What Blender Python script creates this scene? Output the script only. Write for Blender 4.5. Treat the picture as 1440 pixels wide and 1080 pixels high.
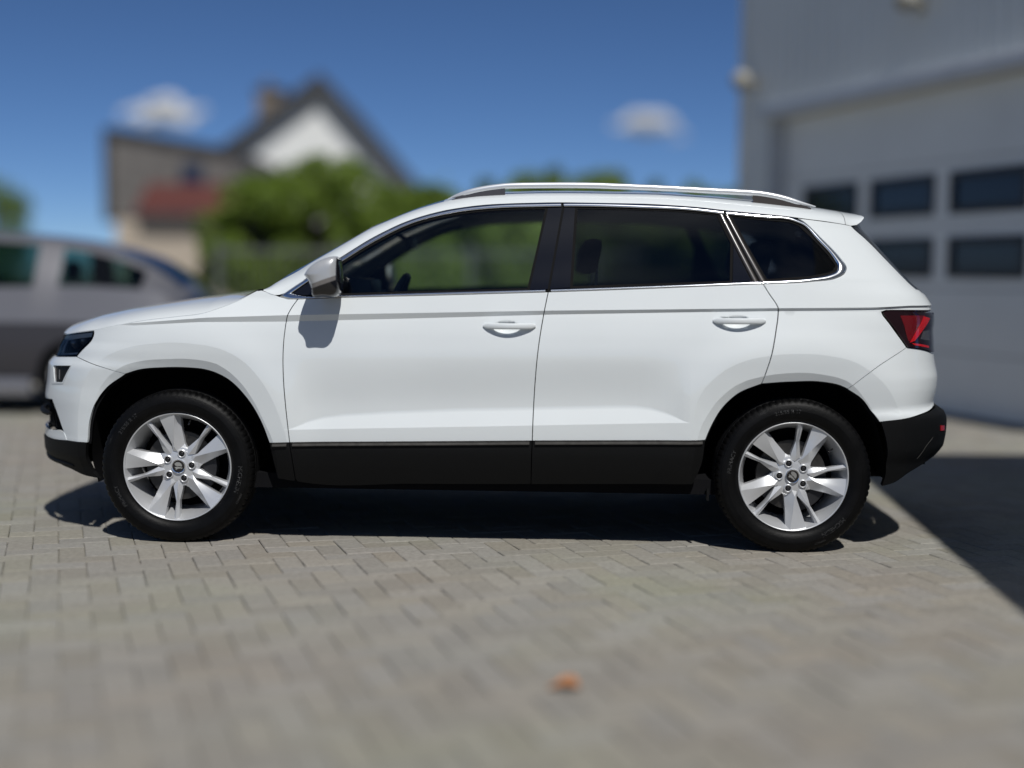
import bpy, bmesh, math, random
import numpy as np
from mathutils import Vector, Matrix, geometry
C = bpy.context.scene.collection
SC = bpy.context.scene
for _o in list(bpy.data.objects): bpy.data.objects.remove(_o)
rnd = random.Random(7)
# ---------------------------------------------------------------- camera
CAM_H = 1.1743
PITCH, ROLL = math.radians(4.5), math.radians(0.7)
cam = bpy.data.cameras.new('camera'); cam_o = bpy.data.objects.new('camera', cam); C.objects.link(cam_o)
cam.sensor_width = 36.0; cam.lens = 36.0*1978/1440
cam.clip_start = 0.05; cam.clip_end = 6000
_f = Vector((0, math.cos(PITCH), -math.sin(PITCH))); _r0 = Vector((1, 0, 0)); _u0 = Vector((0, math.sin(PITCH), math.cos(PITCH)))
_r = math.cos(ROLL)*_r0 + math.sin(ROLL)*_u0; _u = math.cos(ROLL)*_u0 - math.sin(ROLL)*_r0
cam_o.matrix_world = Matrix(((_r.x, _u.x, -_f.x, 0), (_r.y, _u.y, -_f.y, 0), (_r.z, _u.z, -_f.z, CAM_H), (0, 0, 0, 1)))
cam.dof.use_dof = True; cam.dof.focus_distance = 6.06; cam.dof.aperture_fstop = 0.36; cam.dof.aperture_blades = 0
SC.camera = cam_o
# ---------------------------------------------------------------- daylight
SUN_EL = math.radians(53); SUN_AZ = math.atan2(0.29, -0.957)      # azimuth of the direction towards the sun, from +Y towards +X
sun = bpy.data.lights.new('sun', 'SUN'); sun_o = bpy.data.objects.new('sun', sun); C.objects.link(sun_o)
sun.energy = 4.6; sun.angle = math.radians(0.53); sun.color = (1.0, .98, .94)
_sd = Vector((math.sin(SUN_AZ)*math.cos(SUN_EL), math.cos(SUN_AZ)*math.cos(SUN_EL), math.sin(SUN_EL)))
sun_o.rotation_euler = _sd.to_track_quat('Z', 'Y').to_euler(); sun_o.location = (4, -14, 14)
world = bpy.data.worlds.new('World'); SC.world = world; world.use_nodes = True
wn = world.node_tree.nodes; wl = world.node_tree.links; wn.clear()
sky = wn.new('ShaderNodeTexSky'); sky.sky_type = 'NISHITA'; sky.sun_disc = False
sky.sun_elevation = SUN_EL; sky.sun_rotation = SUN_AZ
sky.altitude = 3000; sky.air_density = 0.6; sky.dust_density = 0.0; sky.ozone_density = 7.0
hs = wn.new('ShaderNodeHueSaturation'); hs.inputs['Saturation'].default_value = 1.04
wl.new(sky.outputs[0], hs.inputs['Color'])
# thin high cloud, the same all round the sky, only well above the horizon
tc = wn.new('ShaderNodeTexCoord'); sp = wn.new('ShaderNodeSeparateXYZ'); wl.new(tc.outputs['Generated'], sp.inputs[0])
def wm(op, a, b=None, c=None):
    n = wn.new('ShaderNodeMath'); n.operation = op
    for i, v in enumerate((a, b, c)):
        if v is None: continue
        if isinstance(v, (int, float)): n.inputs[i].default_value = v
        else: wl.new(v, n.inputs[i])
    return n.outputs[0]
zz = wm('MAXIMUM', sp.outputs[2], 0.05)
cx_ = wn.new('ShaderNodeCombineXYZ'); wl.new(wm('DIVIDE', sp.outputs[0], zz), cx_.inputs[0]); wl.new(wm('DIVIDE', sp.outputs[1], zz), cx_.inputs[1])
nz = wn.new('ShaderNodeTexNoise'); nz.inputs['Scale'].default_value = 1.1; nz.inputs['Detail'].default_value = 9; nz.inputs['Roughness'].default_value = .62; nz.inputs['Distortion'].default_value = .5
wl.new(cx_.outputs[0], nz.inputs['Vector'])
mr = wn.new('ShaderNodeMapRange'); mr.inputs['From Min'].default_value = .50; mr.inputs['From Max'].default_value = .74; wl.new(nz.outputs[0], mr.inputs['Value'])
hz = wn.new('ShaderNodeMapRange'); hz.inputs['From Min'].default_value = .30; hz.inputs['From Max'].default_value = .50; wl.new(sp.outputs[2], hz.inputs['Value'])
mix = wn.new('ShaderNodeMix'); mix.data_type = 'RGBA'
wl.new(wm('MULTIPLY', wm('MULTIPLY', mr.outputs[0], hz.outputs[0]), .7), mix.inputs['Factor'])
wl.new(hs.outputs[0], mix.inputs['A']); mix.inputs['B'].default_value = (11.0, 11.4, 12.0, 1)
bg = wn.new('ShaderNodeBackground'); bg.inputs['Strength'].default_value = 0.09
wl.new(mix.outputs['Result'], bg.inputs['Color'])
wo = wn.new('ShaderNodeOutputWorld'); wl.new(bg.outputs[0], wo.inputs['Surface'])
SC.view_settings.view_transform = 'Standard'; SC.view_settings.look = 'None'; SC.view_settings.exposure = -0.37; SC.view_settings.gamma = 1.0
SC.view_settings.use_curve_mapping = False
SC.cycles.transparent_max_bounces = 16; SC.cycles.max_bounces = 10
# ---------------------------------------------------------------- materials
def mat(name, col, rough=.5, metal=0., coat=0., spec=.5, coat_rough=.03, var=0., vscale=8., bump=0., bscale=60., emit=None):
    m = bpy.data.materials.new(name); m.use_nodes = True
    nt = m.node_tree; b = nt.nodes['Principled BSDF']
    b.inputs['Base Color'].default_value = (*col, 1); b.inputs['Roughness'].default_value = rough; b.inputs['Metallic'].default_value = metal
    b.inputs['Coat Weight'].default_value = coat; b.inputs['Coat Roughness'].default_value = coat_rough; b.inputs['Specular IOR Level'].default_value = spec
    tcn = nt.nodes.new('ShaderNodeTexCoord')
    if var:
        n = nt.nodes.new('ShaderNodeTexNoise'); n.inputs['Scale'].default_value = vscale; n.inputs['Detail'].default_value = 5
        nt.links.new(tcn.outputs['Object'], n.inputs['Vector'])
        r = nt.nodes.new('ShaderNodeMapRange'); r.inputs['From Min'].default_value = .3; r.inputs['From Max'].default_value = .7
        r.inputs['To Min'].default_value = 1-var; r.inputs['To Max'].default_value = 1+var; nt.links.new(n.outputs[0], r.inputs['Value'])
        h = nt.nodes.new('ShaderNodeHueSaturation'); h.inputs['Color'].default_value = (*col, 1); nt.links.new(r.outputs[0], h.inputs['Value'])
        nt.links.new(h.outputs[0], b.inputs['Base Color'])
    if bump:
        n = nt.nodes.new('ShaderNodeTexNoise'); n.inputs['Scale'].default_value = bscale; n.inputs['Detail'].default_value = 3
        nt.links.new(tcn.outputs['Object'], n.inputs['Vector'])
        bp = nt.nodes.new('ShaderNodeBump'); bp.inputs['Strength'].default_value = bump; bp.inputs['Distance'].default_value = .01
        nt.links.new(n.outputs[0], bp.inputs['Height']); nt.links.new(bp.outputs[0], b.inputs['Normal'])
    return m
def glass_mat(name, tint, refl=1.0, rough=0.0):
    m = bpy.data.materials.new(name); m.use_nodes = True; nt = m.node_tree; nt.nodes.clear()
    t = nt.nodes.new('ShaderNodeBsdfTransparent'); t.inputs[0].default_value = (*tint, 1)
    g = nt.nodes.new('ShaderNodeBsdfGlossy'); g.inputs['Roughness'].default_value = rough; g.inputs['Color'].default_value = (refl, refl, refl, 1)
    f = nt.nodes.new('ShaderNodeFresnel'); f.inputs['IOR'].default_value = 1.55
    x = nt.nodes.new('ShaderNodeMixShader'); o = nt.nodes.new('ShaderNodeOutputMaterial')
    nt.links.new(f.outputs[0], x.inputs[0]); nt.links.new(t.outputs[0], x.inputs[1]); nt.links.new(g.outputs[0], x.inputs[2]); nt.links.new(x.outputs[0], o.inputs[0])
    return m
M = {}
M['white_paint'] = mat('white_car_paint', (.70, .735, .745), rough=.5, coat=.9, spec=.25, coat_rough=.02, var=.012, vscale=3)
M['plastic'] = mat('black_grained_plastic', (.0042, .0044, .0048), rough=.6, spec=.18, bump=.15, bscale=400)
M['gloss_black'] = mat('gloss_black', (.008, .008, .010), rough=.06, coat=.5)
M['plastic_lit'] = mat('lit_black_plastic', (.055, .053, .050), rough=.8, spec=.1, var=.25, vscale=30)  # lighter copy of the cladding plastic, carries the ledge's sunlit tone
M['bowl'] = mat('dark_lamp_bowl', (.010, .011, .011), rough=.5, spec=.1)
M['liner'] = mat('matt_black_liner', (.006, .006, .007), rough=.9, spec=.1)
M['rubber_seal'] = mat('black_rubber_seal', (.006, .006, .0065), rough=.7, spec=.08)
M['chrome'] = mat('satin_chrome', (.82, .84, .87), rough=.16, metal=1.)
M['brown_trim'] = mat('dark_glossy_trim', (.06, .052, .048), rough=.22, coat=.6)
M['rail'] = mat('satin_aluminium', (.80, .82, .84), rough=.32, metal=.55)
M['tyre'] = mat('tyre_rubber', (.0020, .0020, .0022), rough=.5, spec=.16, var=.45, vscale=22, bump=.1, bscale=120)
M['tyre_text'] = mat('tyre_lettering', (.035, .035, .035), rough=.5)
M['alloy'] = mat('silver_alloy_paint', (.60, .61, .625), rough=.36, metal=.42, coat=.6)
M['steel'] = mat('brake_steel', (.06, .057, .054), rough=.45, metal=.8, var=.25, vscale=30)
M['dark_metal'] = mat('dark_metal', (.03, .03, .032), rough=.45, metal=.5)
M['glass_front'] = glass_mat('tinted_front_glass', (.86, .93, .90))
M['glass_dark'] = glass_mat('privacy_glass', (.40, .44, .46))
M['glass_screen'] = glass_mat('windscreen_glass', (.70, .80, .76))
M['lens_clear'] = glass_mat('clear_lamp_lens', (.93, .95, .97), refl=.25)
M['lens_dark'] = mat('dark_red_lens', (.010, .0008, .0015), rough=.05, coat=1.)
M['lens_red'] = mat('red_lens', (.12, .003, .005), rough=.07, coat=1.)
M['lens_bright'] = mat('bright_red_lens', (.48, .006, .010), rough=.10, coat=1.)
M['lens_smoke'] = mat('smoked_lens', (.055, .052, .058), rough=.10, coat=1.)
M['lamp_white'] = mat('lamp_light_guide', (.62, .65, .68), rough=.15, coat=.5)
M['cabin_dark'] = mat('cabin_dark_fabric', (.018, .019, .021), rough=.85, var=.2, vscale=40)
M['cabin_grey'] = mat('cabin_light_trim', (.72, .73, .68), rough=.8)
M['cabin_black'] = mat('cabin_soft_plastic', (.014, .014, .015), rough=.5)
M['mirror_silver'] = mat('silver_mirror_cap', (.50, .51, .52), rough=.38, metal=.35, coat=.5)
M['indicator'] = mat('mirror_indicator_lens', (.16, .15, .145), rough=.12, coat=1.)
M['mirror_glass'] = mat('mirror_glass', (.8, .82, .84), rough=.02, metal=1.)
# ---------------------------------------------------------------- helpers
def tag(o, label=None, cat=None, group=None, kind=None):
    if label: o['label'] = label
    if cat: o['category'] = cat
    if group: o['group'] = group
    if kind: o['kind'] = kind
    return o
def empty(name, loc=(0, 0, 0), rz=0., label=None, cat=None, group=None):
    o = bpy.data.objects.new(name, None); C.objects.link(o); o.location = loc; o.rotation_euler = (0, 0, rz); o.empty_display_size = .2
    return tag(o, label, cat, group)
def mk(name, v, f, m, parent=None, smooth=True, cn=None, sharp=None):
    me = bpy.data.meshes.new(name)
    v = np.asarray(v, float)
    me.from_pydata(v.tolist(), [], [list(map(int, q)) for q in f]); me.update()
    if m is not None: me.materials.append(m)
    if smooth: me.polygons.foreach_set('use_smooth', [True]*len(me.polygons))
    if cn is not None: me.normals_split_custom_set(np.asarray(cn, float).tolist())
    elif smooth and sharp is not None: me.set_sharp_from_angle(angle=math.radians(sharp))
    o = bpy.data.objects.new(name, me); C.objects.link(o)
    if parent is not None: o.parent = parent
    return o
class MB:
    """collects boxes, tubes and lathes into one mesh"""
    def __init__(s): s.v = []; s.f = []
    def add(s, v, f):
        b = len(s.v); s.v += [tuple(p) for p in v]; s.f += [tuple(i+b for i in q) for q in f]; return s
    def box(s, x0, x1, y0, y1, z0, z1, T=None):
        v = [(x, y, z) for z in (z0, z1) for y in (y0, y1) for x in (x0, x1)]
        if T: v = [T(*p) for p in v]
        return s.add(v, [(0, 2, 3, 1), (4, 5, 7, 6), (0, 1, 5, 4), (2, 6, 7, 3), (0, 4, 6, 2), (1, 3, 7, 5)])
    def tube(s, pts, rad, n=8, cap=True):
        pts = [Vector(p) for p in pts]; rad = rad if isinstance(rad, (list, tuple)) else [rad]*len(pts)
        rings = []; up = Vector((0, 0, 1))
        for i, p in enumerate(pts):
            d = (pts[min(i+1, len(pts)-1)]-pts[max(i-1, 0)]).normalized()
            a = d.cross(up if abs(d.z) < .9 else Vector((1, 0, 0))).normalized(); b = d.cross(a)
            rings.append([p+(a*math.cos(2*math.pi*k/n)+b*math.sin(2*math.pi*k/n))*rad[i] for k in range(n)])
        v = [q for r in rings for q in r]; f = []
        for i in range(len(pts)-1):
            for k in range(n): f.append((i*n+k, i*n+(k+1) % n, (i+1)*n+(k+1) % n, (i+1)*n+k))
        if cap: f += [tuple(range(n)), tuple(reversed(range((len(pts)-1)*n, len(pts)*n)))]
        return s.add(v, f)
    def lathe(s, prof, n=48, close=False):
        """profile of (r, w) about the local -Y axis (w = outward)"""
        v = []; f = []; k = len(prof)
        for i in range(n):
            a = 2*math.pi*i/n
            for r, w in prof: v.append((r*math.sin(a), -w, r*math.cos(a)))
        for i in range(n):
            j = (i+1) % n
            for q in range(k-1): f.append((i*k+q, i*k+q+1, j*k+q+1, j*k+q))
        return s.add(v, f)
    def build(s, name, m, parent=None, smooth=True, sharp=35, bevel=0.):
        o = mk(name, s.v, s.f, m, parent, smooth=smooth and not bevel)
        bm = bmesh.new(); bm.from_mesh(o.data)
        bmesh.ops.remove_doubles(bm, verts=bm.verts, dist=1e-5)
        if bevel: bmesh.ops.bevel(bm, geom=[e for e in bm.edges if e.calc_face_angle(0) > .5], offset=bevel, segments=2, affect='EDGES', profile=.6)
        bmesh.ops.recalc_face_normals(bm, faces=bm.faces)
        bm.to_mesh(o.data); bm.free()
        if smooth:
            o.data.polygons.foreach_set('use_smooth', [True]*len(o.data.polygons)); o.data.set_sharp_from_angle(angle=math.radians(sharp))
        return o
def children(o): return [c for c in bpy.data.objects if c.parent == o]
def mirror_tree(o, parent):
    c = o.copy(); C.objects.link(c); c.parent = parent
    if parent == o.parent: c.scale = (1, -1, 1); c.location = (o.location.x, -o.location.y, o.location.z)
    for ch in children(o):
        if ch != c: mirror_tree(ch, c)
    return c
# ------------------------------- car side surface: half width over length and height (metres)
W0=.92; XA=-.75; XB=.80; PF=3.0; PR=4.2
ZK=np.array([.15,.20,.27,.34,.42,.51])          # sill to lower crease
def sstep(a,b,x):
    t=np.clip((x-a)/(b-a),0,1); return t*t*(3-2*t)
def lin(x,pts):
    return np.interp(x,[p[0] for p in pts],[p[1] for p in pts])
def pchip(xk,yk,x):
    xk=np.asarray(xk,float);yk=np.asarray(yk,float);h=np.diff(xk);d=np.diff(yk)/h
    m=np.zeros_like(yk);m[0]=d[0];m[-1]=d[-1]
    for i in range(1,len(yk)-1):
        if d[i-1]*d[i]>0:
            w1=2*h[i]+h[i-1];w2=h[i]+2*h[i-1];m[i]=(w1+w2)/(w1/d[i-1]+w2/d[i])
    x=np.clip(x,xk[0],xk[-1]);i=np.clip(np.searchsorted(xk,x)-1,0,len(xk)-2)
    t=(x-xk[i])/h[i]
    return ((1+2*t)*(1-t)**2*yk[i]+t*(1-t)**2*h[i]*m[i]+t*t*(3-2*t)*yk[i+1]+t*t*(t-1)*h[i]*m[i+1])
SCX=[-.86,-.83,-.80,-.75,-.69,-.60,-.40,-.10,.58,.65,.71,.77,.81,.845,.87]
SCV=[0,.03,.16,.44,.66,.80,.91,1,1,.96,.83,.58,.35,.10,0]
class Surf:
    def __init__(s,T):
        s.T=T   # dict of baked tables: xf, xr (z,x), ztt, ztb, zbelt, zcr (x,z), arches
    def xf(s,z): return pchip(s.T['xf'][0],s.T['xf'][1],z)
    def xr(s,z): return pchip(s.T['xr'][0],s.T['xr'][1],z)
    def detail(s,x,z):
        T=s.T
        ztt=lin(x,T['ztt']);ztb=lin(x,T['ztb']);zb=lin(x,T['zbelt']);zc=lin(x,T['zcr'])
        # smooth door skin
        zz=np.clip(z,.15,None)
        base=pchip([.15,.22,.30,.36,.42,.52,.66,.80,.90,.97,1.03],[-.12,-.085,-.047,-.024,-.010,-.004,-.002,-.0065,-.019,-.034,-.050],np.clip(zz,.15,1.03))
        # fade the hollow strip under the shoulder line towards the nose
        k=sstep(-1.75,-1.15,x)
        under=base
        step=.0095*k
        dtb=pchip([.15,.22,.30,.36,.42,.52,.66,.80,.90,.97,1.03],[-.12,-.085,-.047,-.024,-.010,-.004,-.002,-.0065,-.019,-.034,-.050],ztb)
        strip=dtb+(z-ztb)/np.maximum(ztt-ztb,1e-3)*step
        kf=sstep(-.55,-1.25,x)
        k1=.26+.62*kf
        sh=dtb+step-(z-ztt)*k1
        k2=.385
        dB=dtb+step-(zb-ztt)*k1
        up=z-zb
        gl=dB-up*k2-.13*np.maximum(up,0)**2
        d=np.where(z<ztb,under,np.where(z<ztt,strip,np.where(z<zb,sh,gl)))
        # scoop above the lower crease, only between the wheels: a ramp with a firm upper edge that runs out at both ends
        c=np.interp(x,SCX,SCV)
        up2=z-zc
        w=np.maximum(.070*c,1e-4); t=up2/w
        ramp=np.where(t<.86,t,np.where(t<1.14,t-(t-.86)**2/.56,1.)); ramp=np.clip(ramp,0,1)
        b=np.where(up2<0,0,ramp*np.where(up2<.08,1,np.where(up2<.33,.5+.5*np.cos(np.pi*(up2-.08)/.25),0)))
        d=d-.025*c*b
        # arches
        for (xw,zw,th,ro,ri) in T['arch']:
            dx=x-xw;dz=z-zw
            r=np.hypot(dx,dz);a=np.arctan2(dz,dx)
            a=np.where(a<-np.pi/2,a+2*np.pi,a)
            R=np.interp(a,th,ro);r2=np.interp(a,th,ri)
            side=sstep(-.25,.25,dz/np.maximum(r,1e-3)+.2)
            out=.013*np.exp(-((r-R)/.10)**2)
            inn=.013-(R-r)*.17
            lip=.013-(R-r2)*.17-(r2-r)*.50
            f=np.where(r>R,out,np.where(r>r2,inn,np.maximum(lip,.013-(R-r2)*.17-.026)))
            f=np.where(r>R+.35,0,f)
            d=d+f*T.get('archk',1.)
        for (hx,hz) in T.get('cups',[]):
            e=((x-hx)/.062)**2+((z-hz)/.033)**2
            d=d-.020*np.clip(1-e,0,1)**.6*(e<1)
        return d
    def plan(s,q,z):
        z=np.asarray(z,float);q=np.asarray(q,float)
        q,z=np.broadcast_arrays(q,z)
        x=np.array(q,float);y=np.full(q.shape,W0);nx=np.zeros(q.shape);ny=np.ones(q.shape)
        for sgn,xe,L,p in ((-1,XA,XA-s.xf(z),PF),(1,XB,s.xr(z)-XB,PR)):
            ph=np.clip((q-xe)*sgn/W0,0,np.pi/2)
            c=np.cos(ph);sn=np.sin(ph)
            r=((c/W0)**p+(sn/L)**p)**(-1/p)
            xx=xe+sgn*r*sn;yy=r*c
            gx=sgn*(np.maximum(r*sn,1e-9)/L)**(p-1)/L; gy=(np.maximum(yy,0)/W0)**(p-1)/W0
            g=np.hypot(gx,gy)
            m=(q-xe)*sgn>0
            x=np.where(m,xx,x);y=np.where(m,yy,y);nx=np.where(m,gx/g,nx);ny=np.where(m,gy/g,ny)
        return x,y,nx,ny
    def P(s,q,z,off=0.):
        """-> x, out, z"""
        x,y,nx,ny=s.plan(q,z)
        d=s.detail(x,np.broadcast_to(np.asarray(z,float),x.shape))
        # towards the centre line the details fade so both halves meet
        f=sstep(0,.35,y)
        d=d+off
        return x+nx*d, y+ny*d*f, np.broadcast_to(np.asarray(z,float),x.shape)
    def N(s,q,z,e=1e-4):
        a=np.array(s.P(q+e,z))-np.array(s.P(q-e,z));b=np.array(s.P(q,z+e))-np.array(s.P(q,z-e))
        n=np.cross(a,b,axis=0)
        n=n/np.maximum(np.linalg.norm(n,axis=0),1e-12)
        return n   # sign: fixed by caller
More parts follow.
